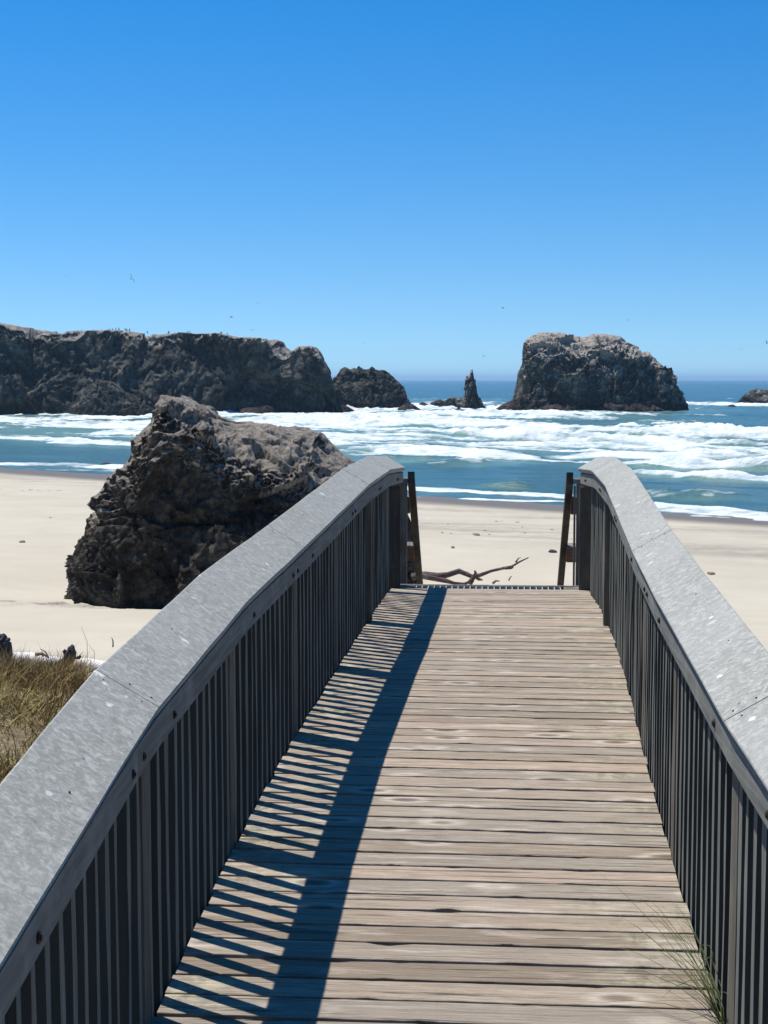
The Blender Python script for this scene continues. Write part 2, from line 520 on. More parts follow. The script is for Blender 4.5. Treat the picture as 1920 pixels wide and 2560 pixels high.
# ------------------------------------------------------------------ terrain
SHORE_U = 64.0
def uof(x, y): return 0.66 * x + 0.75 * y
BX, BY, BR = -3.45, 38.0, 4.5            # boulder
def ground(x, y):
    x = np.asarray(x, float); y = np.asarray(y, float)
    sh = x.shape
    xf, yf = x.ravel(), y.ravel()
    u = uof(xf, yf)
    base = np.interp(u, [-40, 5, 15, 28, 40, 64, 90, 300, 2000], [1.75, 1.62, 1.52, 1.22, 0.92, 0.02, -1.0, -6, -20])
    dune = np.interp(yf + 0.06 * xf, [-30, 0, 6, 9, 12, 17, 20, 24, 28.5, 31.5, 35, 60], [4.0, 4.0, 3.98, 3.95, 3.75, 3.10, 2.72, 2.15, 1.72, 1.60, 1.2, 0])
    k = sstep(28.0, 37.0, yf)
    z = dune * (1 - k) + base * k
    z = z + 0.10 * fbm(P3(xf * 0.16, yf * 0.16), 3, 5) * np.clip(1 - (u - 40) / 20, 0.15, 1)
    z = z + 0.014 * fbm(P3(xf * 1.3, yf * 1.3), 3, 15)
    # low lip of blown sand this side of the boulder, scoured hollow round its foot
    d = np.hypot((xf - BX) / 1.25, yf - BY)
    z = z - 0.24 * np.exp(-((d - 4.2) / 1.5) ** 2) * sstep(31.8, 34.5, yf)
    # the bridge spans a shallow gully
    z = z - 0.55 * np.exp(-((xf - 0.5) / 1.5) ** 2) * (1 - sstep(14, 22, yf)) * sstep(-5, 6, yf + 2)
    # dune shoulder to the left
    z = z + 0.22 * sstep(-1.2, -3.4, -(-xf)) * np.exp(-((yf - 10) / 5.0) ** 2)
    # footprints and wrack on the mid beach
    w = wrack(xf, yf)
    z = z + pile(xf, yf) * (.10 + .14 * fbm(P3(xf * 2.6, yf * 2.6), 4, 35))
    z = z + 0.07 * w * fbm(P3(xf * 1.9, yf * 1.9), 3, 31)
    return z.reshape(sh)
def pile(x, y):
    return np.clip(1.3 * np.exp(-((x + 7.2 + .3 * (y - 34)) / 1.9) ** 2 - ((y - 34.4) / 0.8) ** 2), 0, 1)
def wrack(x, y):
    u = uof(x, y)
    return np.exp(-((u - 55) / 2.2) ** 2) * 0.8 + 0.9 * np.exp(-((u - 46) / 4.0) ** 2) * sstep(-14, 2, x)

def build_ground():
    ys = np.concatenate([np.linspace(-25, 4, 18), np.geomspace(4.6, 170, 420)])
    ts = np.concatenate([np.linspace(-3.0, -0.46, 26)[:-1], np.linspace(-0.46, 0.46, 420), np.linspace(0.46, 3.0, 26)[1:]])
    Yg = np.repeat(ys[:, None], len(ts), 1)
    Xg = ts[None, :] * (Yg * 0.82 + 27 * np.exp(-np.clip(Yg, 0, None) / 18) + 3)
    Zg = ground(Xg, Yg)
    me = mesh_from('beach_ground', P3(Xg, Yg, Zg), grid_quads(*Xg.shape), True)
    x, y, z = Xg.ravel(), Yg.ravel(), Zg.ravel()
    u = uof(x, y)
    wet = sstep(56.6, 60.6, u + 0.9 * fbm(P3(x * 0.12, y * 0.12), 3, 9))
    soil = sstep(17.2, 15.0, y + 1.2 * fbm(P3(x * .5, y * .5), 3, 4)) * sstep(-0.4, -1.6, x) + 0.8 * sstep(9, 6, y)
    d = np.hypot((x - BX) / 1.2, y - BY)
    gr = pile(x, y) * sstep(-0.35, 0.2, fbm(P3(x * 1.8, y * 1.8), 3, 3) + 0.2)
    for nm, a in (('wet', wet), ('wrack', np.clip(wrack(x, y), 0, 1)), ('soil', np.clip(soil, 0, 1)), ('gravel', np.clip(gr, 0, 1))):
        at = me.attributes.new(nm, 'FLOAT', 'POINT')
        at.data.foreach_set('value', a.astype(np.float32))
    tag(link('beach', me, M['sand']), 'pale beige beach sand rising from wet shore to grassy dune', kind='structure')
build_ground()

# ------------------------------------------------------------------ sea
# breakers and foam sheets, measured: x0, y0, x1, y1, half thickness (photo px), foam, crest height (m)
STROKES = [
 (-260, 1158, 150, 1163, 4, 1.0, .10), (150, 1165, 520, 1182, 5, 1.0, .14), (520, 1185, 960, 1216, 5, .9, .10), (960, 1220, 1230, 1234, 6, 1.0, .15), (1200, 1234, 1420, 1243, 6, 1.0, .15),
 (1400, 1246, 1700, 1270, 6, .9, .12), (1600, 1264, 1960, 1290, 9, 1.0, .16), (1900, 1290, 2300, 1330, 9, 1.0, .12), (1640, 1285, 1990, 1306, 4, .8, .04), (1000, 1246, 1400, 1256, 3, .7, .04), (-100, 1171, 400, 1180, 3, .5, .03),
 (40, 1140, 200, 1146, 2, .35, .06), (330, 1158, 480, 1166, 3, .5, .05),
 (-100, 1096, 130, 1104, 4, 1.0, .35), (110, 1107, 240, 1110, 4, .9, .3), (200, 1108, 420, 1118, 4, 1.0, .35), (400, 1112, 640, 1122, 5, .9, .3), (-200, 1091, 420, 1096, 5, .62, .1),
 (80, 1052, 150, 1056, 4, .9, .3), (-100, 1043, 60, 1046, 2, .8, .1), (90, 1040, 190, 1046, 4, .85, .3), (195, 1036, 420, 1042, 5, 1.0, .6), (240, 1064, 420, 1085, 10, .95, .5), (150, 1055, 260, 1066, 4, .55, .2),
 (-60, 1062, 110, 1068, 5, .42, .15), (140, 1070, 330, 1076, 5, .4, .15),
 (380, 1044, 700, 1044, 5, 1.0, .5), (560, 1040, 780, 1032, 7, 1.0, .7), (760, 1030, 1000, 1028, 8, 1.0, .8), (1000, 1027, 1200, 1024, 8, 1.0, .7), (1180, 1022, 1330, 1026, 4, .85, .4),
 (600, 1060, 900, 1050, 8, .9, .6), (860, 1052, 1010, 1056, 9, 1.0, .9), (960, 1060, 1210, 1072, 9, 1.0, .8), (700, 1078, 1180, 1082, 12, .72, .3), (560, 1066, 860, 1074, 9, .75, .35),
 (760, 1094, 1240, 1104, 10, .66, .35), (800, 1116, 960, 1120, 8, .85, .4), (940, 1130, 1300, 1146, 7, .98, .5), (1240, 1128, 1480, 1136, 7, .85, .3), (960, 1112, 1280, 1118, 7, .45, .3), (820, 1132, 960, 1140, 5, .6, .2),
 (1180, 1042, 1275, 1042, 8, 1.0, .9), (1295, 1047, 1400, 1050, 4, .8, .6), (1400, 1044, 1480, 1036, 3, .7, .5), (1460, 1044, 1590, 1040, 3, .75, .4), (1430, 1022, 1480, 1020, 4, .95, .5), (1500, 1026, 1700, 1022, 2, .8, .2), (1320, 1030, 1430, 1032, 3, .55, .2),
 (1295, 1080, 1420, 1076, 4, .5, .6), (1400, 1078, 1640, 1084, 3, .28, .6),
 (1290, 1098, 1560, 1112, 8, 1.0, .9), (1500, 1110, 1800, 1118, 8, .95, .7), (1260, 1122, 1660, 1130, 9, .92, .4), (1640, 1128, 1960, 1136, 8, .78, .4), (1560, 1146, 1960, 1150, 8, .82, .4), (1780, 1118, 2100, 1128, 5, .6, .4), (1560, 1158, 1700, 1160, 7, .85, .3), (1650, 1166, 1960, 1172, 5, 1.0, .7), (1380, 1118, 1500, 1116, 6, .8, .3),
 (1610, 1079, 1780, 1085, 4, 1.0, .9), (1640, 1088, 1960, 1094, 7, 1.0, .9), (1840, 1100, 2200, 1104, 5, .9, .8),
 (1605, 1190, 1760, 1197, 4, 1.0, .5), (1740, 1199, 2050, 1208, 4, 1.0, .5), (1392, 1158, 1450, 1160, 2, .8, .2),
 (1640, 1241, 1690, 1243, 5, .55, .35), (1700, 1245, 1760, 1243, 6, .6, .35), (1240, 1218, 1290, 1220, 4, .5, .3), (1130, 1162, 1170, 1160, 5, .65, .4), (980, 1150, 1140, 1158, 4, .35, .4),
 (1710, 1010, 1800, 1014, 5, .62, .3), (1800, 1012, 2000, 1016, 4, .95, .4), (1660, 1062, 1710, 1064, 3, .6, .4), (1730, 1040, 1752, 1041, 2, .5, .2), (960, 1000, 1200, 1000, 3, .45, .3), (1205, 1010, 1260, 1012, 5, .7, .3), (1060, 1012, 1130, 1012, 5, .7, .3),
]
def sea_fields(x, y):
    foam = np.zeros_like(x); hgt = np.zeros_like(x); green = np.zeros_like(x)
    r = np.hypot(x, y)
    nz = fbm(P3(x * 0.05, y * 0.05), 4, 40)
    n2 = fbm(P3(x * 0.22, y * 0.22), 4, 41)
    for i, (x0, y0, x1, y1, th, fo, hh) in enumerate(STROKES):
        A = at_z(x0, y0, 0); B = at_z(x1, y1, 0)
        A2 = at_z(x0, y0 + th, 0); A1 = at_z(x0, y0 - th, 0)
        wid = max(0.3, (A1 - A2).length / 2 * 0.62)
        d = np.array((B.x - A.x, B.y - A.y)); L = np.hypot(*d); d /= L
        rx, ry = x - A.x, y - A.y
        t = rx * d[0] + ry * d[1]
        s = -rx * d[1] + ry * d[0]
        if d[0] < 0: s = -s
        near = (np.abs(s) < wid * 5) & (t > -wid * 4) & (t < L + wid * 4)
        if not near.any(): continue
        tt, ss = t[near], s[near]
        nn, m2 = nz[near], n2[near]
        ss = ss + wid * (1.5 * nn + 0.8 * m2)
        endd = np.maximum(0, np.maximum(-tt, tt - L)) / (wid * 2.0)
        tap = np.clip(np.minimum(tt, L - tt) / (0.25 * L) + .35, 0.2, 1)
        q = np.sqrt((ss / (wid * (0.55 + 0.45 * tap))) ** 2 + endd ** 2)
        f = fo * (1 - sstep(0.65, 1.45, q))
        foam[near] = np.maximum(foam[near], f)
        # trailing lace seaward of a breaker, steep face shoreward
        tr = fo * 0.40 * np.exp(-np.clip(ss / (wid * 2.6), 0, None) ** 2) * (ss > 0) * (1 - sstep(0, 1.6, endd))
        foam[near] = np.maximum(foam[near], tr * (0.6 + 0.5 * m2))
        prof = np.where(ss > 0, np.exp(-(ss / (wid * 1.5)) ** 2), np.exp(-(ss / (wid * 0.8)) ** 2)) * np.exp(-endd ** 2 * 1.5)
        hgt[near] = np.maximum(hgt[near], hh * 1.25 * prof * (0.80 + 0.7 * m2 + 0.3 * nn))
        gg = np.exp(-((ss + wid * 1.1) / (wid * 1.3)) ** 2) * min(1, hh * 1.6) * np.exp(-endd ** 2)
        green[near] = np.maximum(green[near], gg)
    return foam, hgt, green

def build_sea():
    pix = np.concatenate([np.arange(1420, 1336, -6.0), np.arange(1336, 1012, -0.72), np.arange(1012, 953, -1.0), [952.2, 951.4, 950.8, 950.4, 950.1]])
    ys = 24375.0 / (pix - 949.0)
    ts = np.concatenate([np.linspace(-2.2, -0.33, 40)[:-1], np.linspace(-0.33, 0.33, 760), np.linspace(0.33, 2.2, 40)[1:]])
    Yg = np.repeat(ys[:, None], len(ts), 1)
    Xg = ts[None, :] * Yg
    x, y = Xg.ravel(), Yg.ravel()
    foam, hgt, green = sea_fields(x, y)
    u = uof(x, y)
    off = np.clip((u - SHORE_U) / 60, 0, 1)
    fade = np.clip(900 / np.maximum(y, 1), 0, 1)
    wp = fbm(P3(x * 0.02, y * 0.02), 2, 50) * 8
    al = -0.75 * x + 0.66 * y
    swell = 0.16 * np.sin((u + wp) * 2 * math.pi / 17.0) * (0.5 + 0.5 * vnoise(P3(al * 0.03, u * 0.02), 51))
    chop = 0.16 * fbm(P3(al * 0.14, u * 0.42), 4, 52, 0.55, True) * (0.15 + 0.85 * off)
    big = 0.30 * fbm(P3(al * 0.035, u * 0.11), 3, 55) * off
    z = (swell * (0.1 + 0.9 * off) + chop + big) * fade * sstep(0, 12, u - SHORE_U + 3) + hgt * (u > SHORE_U - 6)
    z = z + foam * 0.12 * fbm(P3(x * 0.7, y * 0.7), 3, 56)
    # whitecaps offshore and loose lace between the breakers
    cap = fbm(P3(al * 0.020, u * 0.075), 5, 60, 0.62)
    wc = sstep(0.40, 0.52, cap) * off * 0.75 * np.clip(600 / np.maximum(y, 1), .35, 1)
    lace = (0.08 + 0.38 * fbm(P3(al * 0.045, u * 0.16), 4, 63)) * np.exp(-((y - 150) / 55) ** 2) * sstep(0.02, 0.10, (u - SHORE_U) / 200) * sstep(-0.25, 0.12, fbm(P3(x * 0.012, y * 0.012), 2, 66) + 0.15)
    foam = np.clip(np.maximum(np.maximum(foam, wc), lace), 0, 1)
    sc = 0.75
    N1 = fbm(P3(al * 0.16 * sc, u * 0.55 * sc), 5, 80, 0.62)
    N2 = fbm(P3(al * 0.05, u * 0.20), 4, 84, 0.6)
    core = sstep(0.82, 1.0, foam)
    N3 = fbm(P3(al * 0.5 * sc, u * 1.4 * sc), 3, 88, 0.6)
    foam = foam * (1 + (1.25 * N1 + 0.7 * N2 + 0.35 * N3) * (1 - 0.45 * core))
    z = z + hgt * (0.35 * N1 + 0.25 * N3) + 0.10 * foam * N3
    foam = np.clip(foam * 0.92 - 0.075, 0, 1)
    green = np.clip(green + 0.6 * np.exp(-((y - 170) / 90) ** 2) * (0.55 + 0.45 * fbm(P3(x * 0.02, y * 0.02), 3, 70)), 0, 1)
    me = mesh_from('sea_surface', P3(x, y, z), grid_quads(*Xg.shape), True)
    for nm, a in (('foam', foam), ('green', green)):
        at = me.attributes.new(nm, 'FLOAT', 'POINT')
        at.data.foreach_set('value', a.astype(np.float32))
    tag(link('sea', me, M['sea']), 'blue green sea with white breakers rolling in rows to the beach', kind='structure')
build_sea()

# ------------------------------------------------------------------ rocks
def resample(poly, n):
    p = np.array(poly, float)
    d = np.concatenate([[0], np.cumsum(np.hypot(*np.diff(p, axis=0).T))])
    t = np.linspace(0, d[-1], n)
    return np.stack([np.interp(t, d, p[:, 0]), np.interp(t, d, p[:, 1])], 1)

def rock(name, sil, Y, z0, depth, nu, nf, nb, mat, lip=(0.93, 0.55), amp=1.0, seed=0, cell=1.0, topz=0.75, steep=3.0, back=1.0, lipfun=None, sink=0.6, pits=0.0, strat=0.0, tide=1.2, crestfade=0.35, vs=1.0, hard=False):
    """a closed rock lofted from its foot at the front over the crest to its foot at the back.
    sil: outline of the crest in photo pixels, measured at distance Y; depth: front-to-back half size in metres"""
    s = resample(sil, nu)
    W = np.array([at_Y(a, b, Y)[:] for a, b in s])
    xt, zt = W[:, 0], np.maximum(W[:, 2], z0 + 0.02)
    x0, x1 = xt[0], xt[-1]
    f = np.linspace(0, 1, nu)
    cx, hw = (x0 + x1) / 2, (x1 - x0) / 2
    fx = 0.5 * f + 0.5 * np.clip((np.maximum.accumulate(xt) - x0) / (x1 - x0), 0, 1)
    xb = x0 + (x1 - x0) * fx
    e = np.sqrt(np.clip(1 - ((xb - cx) / hw) ** 2, 0, 1)) ** 0.8
    rows = []
    H = zt - z0
    for v in np.linspace(0, 1, nf, endpoint=False):                      # front face, foot to crest
        lh = lip[0] if lipfun is None else lipfun((xt - x0) / (x1 - x0))
        ld = lip[1]
        vv = v
        k = 0.6                                                           # share of rows on the steep face
        if vv < k:
            q = vv / k
            hz = lh * q
            dp = 1 - (1 - ld) * q ** steep
        else:
            q = (vv - k) / (1 - k)
            hz = lh + (1 - lh) * np.sin(q * math.pi / 2) ** 0.9
            dp = ld * (1 - q) ** 1.0
        y = Y - depth * e * dp * np.minimum(1, 0.35 + H / (0.6 * H.max()))
        x = xb + (xt - xb) * v
        rows.append(np.stack([x, y, z0 - sink * (1 - min(1, v * 8)) + H * hz + (0 if v > 0 else 0)], 1))
    for v in np.linspace(0, 1, nb):
        hz = 1 - v ** 2.2 * 1.0
        y = Y + depth * back * e * np.sin(v * math.pi / 2) * np.minimum(1, 0.35 + H / (0.6 * H.max()))
        x = xt + (xb - xt) * v
        rows.append(np.stack([x, y, z0 - sink * v + H * hz], 1))
    G = np.array(rows)
    nr = len(rows)
    co = G.reshape(-1, 3)
    # normals of the smooth form
    du = np.gradient(G, axis=1); dv = np.gradient(G, axis=0)
    N = np.cross(du, dv)
    N /= np.maximum(1e-6, np.linalg.norm(N, axis=2))[..., None]
    if N[nf // 3, nu // 2, 1] > 0: N = -N
    N = N.reshape(-1, 3)
    q = co / cell
    w = q + 0.35 * np.stack([vnoise(q * 0.9, seed + 1), vnoise(q * 0.9, seed + 2), vnoise(q * 0.9, seed + 3)], 1)
    vst = np.array([1, 1, vs])
    f1, f2, idv, c1 = worley(w * vst, seed + 10)
    g1, g2, id2, c2 = worley(w * 2.3 * vst + 0.25 * c1[:, None], seed + 20)
    h3, h4, id3, c3 = worley(w * 5.3 * vst + 0.3 * c2[:, None], seed + 50)
    _a, _b, id0, c0 = worley((q @ np.array([[.86, 0, .5], [0, 1, 0], [-.5, 0, .86]]) + 0.3 * w * .2) * np.array([.62, .5, .34 + .2 * vs]), seed + 5)
    big = fbm(q * 0.45 * np.array([1, 1, vs * .6]), 3, seed + 30)
    rd = fbm(w * 1.3 * vst, 6, seed + 40, 0.6, True)
    qd = co / cell @ np.array([[.8, .1, .6], [0, 1, 0], [-.55, 0, .75]]) * np.array([1.6, 1.2, .6])
    fr = fbm(qd + 0.5 * w, 6, seed + 45, 0.64, True)
    disp = 0.45 * big + 1.15 * c0 + 0.35 * (id0 - .5) + 0.22 * (idv - 0.5) + 0.50 * c1 + 0.10 * (id2 - 0.5) + 0.26 * c2 + 0.16 * c3 + 0.24 * rd + 0.40 * fr
    disp = disp - disp.mean() - (-0.12 if hard else 0.16)
    if pits > 0:
        h1, h2, _, _c = worley(q * 3.4 * np.array([1, 1, 1.3]), seed + 60)
        up = np.clip(N[:, 2], 0, 1)
        disp = disp - pits * np.exp(-(h1 / 0.34) ** 2) * (0.25 + up)
    crest = np.abs(np.arange(nr) - nf)[:, None] / nf * np.ones((1, nu))
    fade = np.clip(crestfade + crest.ravel() * 2.2, 0, 1)
    endf = np.clip(np.minimum(np.arange(nu), nu - 1 - np.arange(nu)) / (nu * 0.02), 0.1, 1)
    fade = fade * np.tile(endf, nr)
    co2 = co + N * (disp * amp * fade)[:, None]
    co2[:, 0] += amp * 0.18 * vnoise(q * 1.7, seed + 71)
    lim = np.interp(co2[:, 0], np.maximum.accumulate(xt), zt) + 0.10 * amp * fbm(q * 2.1, 3, seed + 95)
    over = np.maximum(0, co2[:, 2] - lim)
    co2[:, 2] -= over * 0.92 * (1.0 if hard else sstep(0.35, 0.75, N[:, 2]))
    me = mesh_from(name, co2, grid_quads(nr, nu)[:, ::-1], True)
    G2 = co2.reshape(nr, nu, 3)
    du = np.gradient(G2, axis=1); dv = np.gradient(G2, axis=0)
    N2 = np.cross(du, dv); N2 /= np.maximum(1e-6, np.linalg.norm(N2, axis=2))[..., None]
    nz = np.abs(N2[..., 2]).ravel() * 0.5 + np.clip(N[:, 2], 0, 1) * 0.5
    hrel = (co[:, 2] - z0) / np.tile(H, nr).clip(0.05)
    top = sstep(0.25, 0.7, nz) * sstep(topz - 0.2, topz + 0.08, hrel) * sstep(0.25, 0.5, (co[:, 2] - z0) / H.max())
    at = me.attributes.new('top', 'FLOAT', 'POINT'); at.data.foreach_set('value', top.astype(np.float32))
    td = 1 - sstep(tide * 0.5, tide, co[:, 2] - z0 + 0.5 * vnoise(q * 0.7, seed + 90))
    at = me.attributes.new('tide', 'FLOAT', 'POINT'); at.data.foreach_set('value', td.astype(np.float32))
    ext = co2.min(0), co2.max(0)
    o = link(name, me, mat)
    return o

def lip_b(u):
    # how high the shaded front face reaches before the top slopes back
    return np.interp(u, [0, .2, .3, .4, .5, .6, .7, .8, .9, 1], [.97, .96, .95, .88, .82, .79, .77, .80, .9, .97])
boulder = rock('boulder', [(168, 1495), (185, 1423), (214, 1330), (223, 1296), (255, 1261), (266, 1238), (289, 1215), (318, 1180), (341, 1134), (353, 1116), (353, 1087), (382, 1053), (399, 1018), (417, 992), (434, 984), (463, 995), (492, 1012), (521, 1015), (544, 1035), (579, 1050), (608, 1055), (637, 1051), (683, 1058), (723, 1064), (770, 1065), (804, 1082), (828, 1110), (856, 1131), (891, 1148), (940, 1180), (985, 1225), (1018, 1280), (1034, 1340), (1042, 1400), (1050, 1470)],
     38.0, 1.15, 4.0, 560, 300, 60, M['rock_boulder'], lip=(0.9, 0.72), amp=0.31, seed=3, cell=1.05, lipfun=lip_b, steep=2.2, pits=0.55, topz=0.72, tide=-1, crestfade=0.28)
tag(boulder, 'huge dark craggy boulder with pale pitted top on the sand left of the bridge', 'boulder')

headland = rock('headland', [(-900, 1036), (-880, 830), (-600, 800), (-300, 800), (0, 808), (60, 820), (130, 830), (170, 835), (260, 832), (340, 836), (420, 843), (500, 838), (560, 838), (610, 847), (690, 850), (706, 855), (712, 868), (722, 874), (735, 881), (741, 876), (750, 868), (770, 867), (790, 867), (798, 878), (804, 890), (815, 912), (828, 939), (838, 975), (846, 1031)],
     290.0, 0.0, 24.0, 900, 150, 30, M['rock_far'], lip=(0.97, 0.62), amp=3.2, seed=13, cell=8.0, vs=0.45, hard=True, steep=1.2, topz=0.93, strat=0.8, sink=2, crestfade=0.12, tide=1.6, back=2.5)
tag(headland, 'long dark flat topped headland cliff along the left of the sea', 'cliff', kind='structure')
tag(rock('sea_stack', [(828, 1026), (832, 950), (838, 941), (846, 932), (856, 919), (864, 917), (873, 922), (885, 919), (890, 922), (897, 914), (906, 920), (915, 923), (924, 919), (932, 914), (938, 922), (946, 924), (960, 925), (972, 932), (983, 942), (996, 955), (1006, 965), (1018, 994), (1028, 1006), (1040, 1020), (1050, 1024)],
     320.0, 0.0, 9.0, 420, 90, 24, M['rock_far'], lip=(0.9, 0.5), amp=1.2, seed=23, cell=3.2, steep=1.4, topz=1.1, sink=1.5, crestfade=0.25, tide=1.5),
    'low jagged dark sea rock touching the right end of the headland', 'sea stack')
tag(rock('sea_stack', [(146, 1039), (170, 1022), (197, 1003), (207, 985), (214, 971), (232, 955), (249, 948), (264, 950), (278, 954), (301, 968), (325, 978), (347, 994), (370, 1012), (400, 1026), (404, 1039)],
     262.0, 0.0, 7.0, 260, 70, 16, M['rock_far'], lip=(0.9, 0.45), amp=1.1, seed=33, cell=4.0, steep=1.3, topz=1.3, sink=1.5, tide=1.6),
    'cone shaped brown rock standing in front of the left headland cliff', 'sea stack')
tag(rock('sea_stack', [(1249, 1023), (1262, 1012), (1280, 1000), (1296, 988), (1301, 954), (1297, 936), (1303, 920), (1307, 905), (1306, 885), (1307, 867), (1310, 856), (1316, 847), (1330, 838), (1348, 830), (1388, 831), (1423, 838), (1458, 841), (1472, 836), (1481, 832), (1516, 835), (1530, 838), (1544, 841), (1568, 855), (1588, 865), (1594, 875), (1597, 884), (1604, 880), (1614, 878), (1626, 884), (1637, 896), (1654, 919), (1668, 938), (1678, 954), (1690, 975), (1701, 994), (1712, 1012), (1720, 1024)],
     320.0, 0.0, 15.0, 620, 190, 40, M['rock_stack'], lip=(0.83, 0.60), amp=2.0, seed=43, cell=4.4, vs=0.7, steep=2.0, topz=0.74, sink=1.5, crestfade=0.12, tide=2.0),
    'massive steep sea stack with pale whitewashed top rising from the sea', 'sea stack')
needle = rock('sea_stack', [(1096, 1020), (1104, 1012), (1112, 1004), (1118, 998), (1125, 993), (1135, 991), (1144, 996), (1152, 992), (1160, 991), (1166, 983), (1167, 970), (1169, 962), (1168, 947), (1167, 939), (1173, 935), (1178, 925), (1181, 923), (1183, 931), (1187, 945), (1188, 955), (1191, 968), (1193, 983), (1197, 993), (1204, 1003), (1210, 1014), (1222, 1018), (1232, 1022)],
     318.0, 0.0, 4.0, 300, 70, 20, M['rock_stack'], lip=(0.9, 0.35), amp=0.55, seed=53, cell=2.6, steep=1.2, topz=0.92, sink=1.2, crestfade=0.2, tide=1.5)
tag(needle, 'thin needle shaped sea stack on a low dark reef between the larger rocks', 'sea stack')
tag(rock('sea_stack', [(1843, 1008), (1850, 1000), (1863, 985), (1878, 975), (1892, 971), (1905, 974), (1920, 975), (1945, 972), (1975, 980), (2000, 994), (2016, 1008)],
     400.0, 0.0, 8.0, 200, 50, 16, M['rock_stack'], lip=(0.85, 0.5), amp=1.0, seed=63, cell=4.0, steep=1.5, topz=1.2, sink=1.5),
    'low dark rock ringed by foam, cut by the right edge of the frame', 'sea stack')
def reef(sil, Y, seed, label, depth=2.5, amp=0.45):
    tag(rock('reef_rock', sil, Y, 0.0, depth, 110, 32, 12, M['rock_reef'], lip=(0.85, 0.5), amp=amp, seed=seed, cell=1.8, steep=1.4, topz=1.5, sink=0.8, crestfade=0.5), label, 'rock')
reef([(984, 1031), (996, 1020), (1006, 1012), (1013, 1008), (1022, 1012), (1030, 1009), (1040, 1014), (1050, 1024), (1053, 1031)], 300, 73, 'small lumpy pinkish brown rock in white surf before the jagged stack')
reef([(1036, 1022), (1048, 1008), (1056, 1005), (1066, 1009), (1080, 1014), (1092, 1022)], 330, 74, 'low dark reef hump nearest the jagged stack in the gap')
reef([(1066, 1016), (1080, 1004), (1092, 1001), (1100, 998), (1112, 1004), (1122, 1016)], 345, 75, 'low dark reef hump just left of the thin needle rock')
reef([(1134, 1029), (1140, 1022), (1147, 1018), (1154, 1023), (1162, 1030)], 302, 76, 'tiny dark rock in the foam below the needle rock', 1.2, .25)
reef([(1815, 1018), (1822, 1012), (1832, 1011), (1845, 1019)], 352, 77, 'tiny dark rock in foam by the right edge', 1.2, .2)
reef([(52, 1068), (62, 1063), (90, 1062), (108, 1068)], 206, 78, 'flat dark rock awash, leftmost in the left surf', 1.6, .16)
reef([(178, 1067), (190, 1063), (205, 1063), (215, 1067)], 208, 79, 'smallest flat dark rock awash between two larger ones', 1.3, .14)
reef([(252, 1066), (268, 1058), (300, 1056), (322, 1060), (330, 1066)], 209, 80, 'broad flat purple brown rock awash beside a white breaker', 2.0, .2)
reef([(249, 1163), (256, 1157), (266, 1155), (275, 1158), (281, 1163)], 115, 81, 'small dark rock at the water line left of the boulder', 0.7, .12)

# ------------------------------------------------------------------ footbridge
# centre line and heights: distance Zc along the view axis, x of the centre, depth of deck and of the cap's inner edge below the eye
def Yc(Z, h): return (Z - SP * h) / CP
N_C = np.array([(0.0, 0.02), (4.22, 0.135), (5.98, 0.262), (7.3, 0.388), (10.2, 0.682), (11.8, 0.822), (13.9, 0.975), (17.5, 1.24)])
N_D = np.array([(0.0, 2.30), (4.22, 2.00), (4.63, 1.985), (5.98, 1.905), (7.37, 1.84), (9.2, 1.79), (10.3, 1.778), (11.8, 1.80), (13.5, 1.875), (14.2, 1.915)])
N_R = np.array([(0.0, 1.235), (4.22, 0.927), (5.75, 0.853), (7.27, 0.812), (10.07, 0.703), (11.82, 0.708), (13.85, 0.812)])
def cx_of(y): return float(np.interp(y, N_C[:, 0] - 0.12, N_C[:, 1]))
def zd_of(y): return EYE - float(np.interp(y, (N_D[:, 0] - SP * N_D[:, 1]) / CP, N_D[:, 1]))
def zr_of(y): return EYE - float(np.interp(y, (N_R[:, 0] - SP * N_R[:, 1]) / CP, N_R[:, 1]))
def frame(y):
    """tangent and right-hand direction of the deck in plan at y"""
    a = (cx_of(y + .35) - cx_of(y - .35)) / .7
    t = Vector((a, 1, 0)).normalized()
    return t, Vector((t.y, -t.x, 0))
def on(y, off, z):
    t, r = frame(y)
    return Vector((cx_of(y), y, z)) + r * off

bridge = empty('footbridge', (cx_of(8), 8, zd_of(8) - 0.5))
bl = bridge.location.copy()
tag(bridge, 'arched wooden plank footbridge with slatted railings and wide grey sloping caps', 'footbridge')
HALF = 0.875

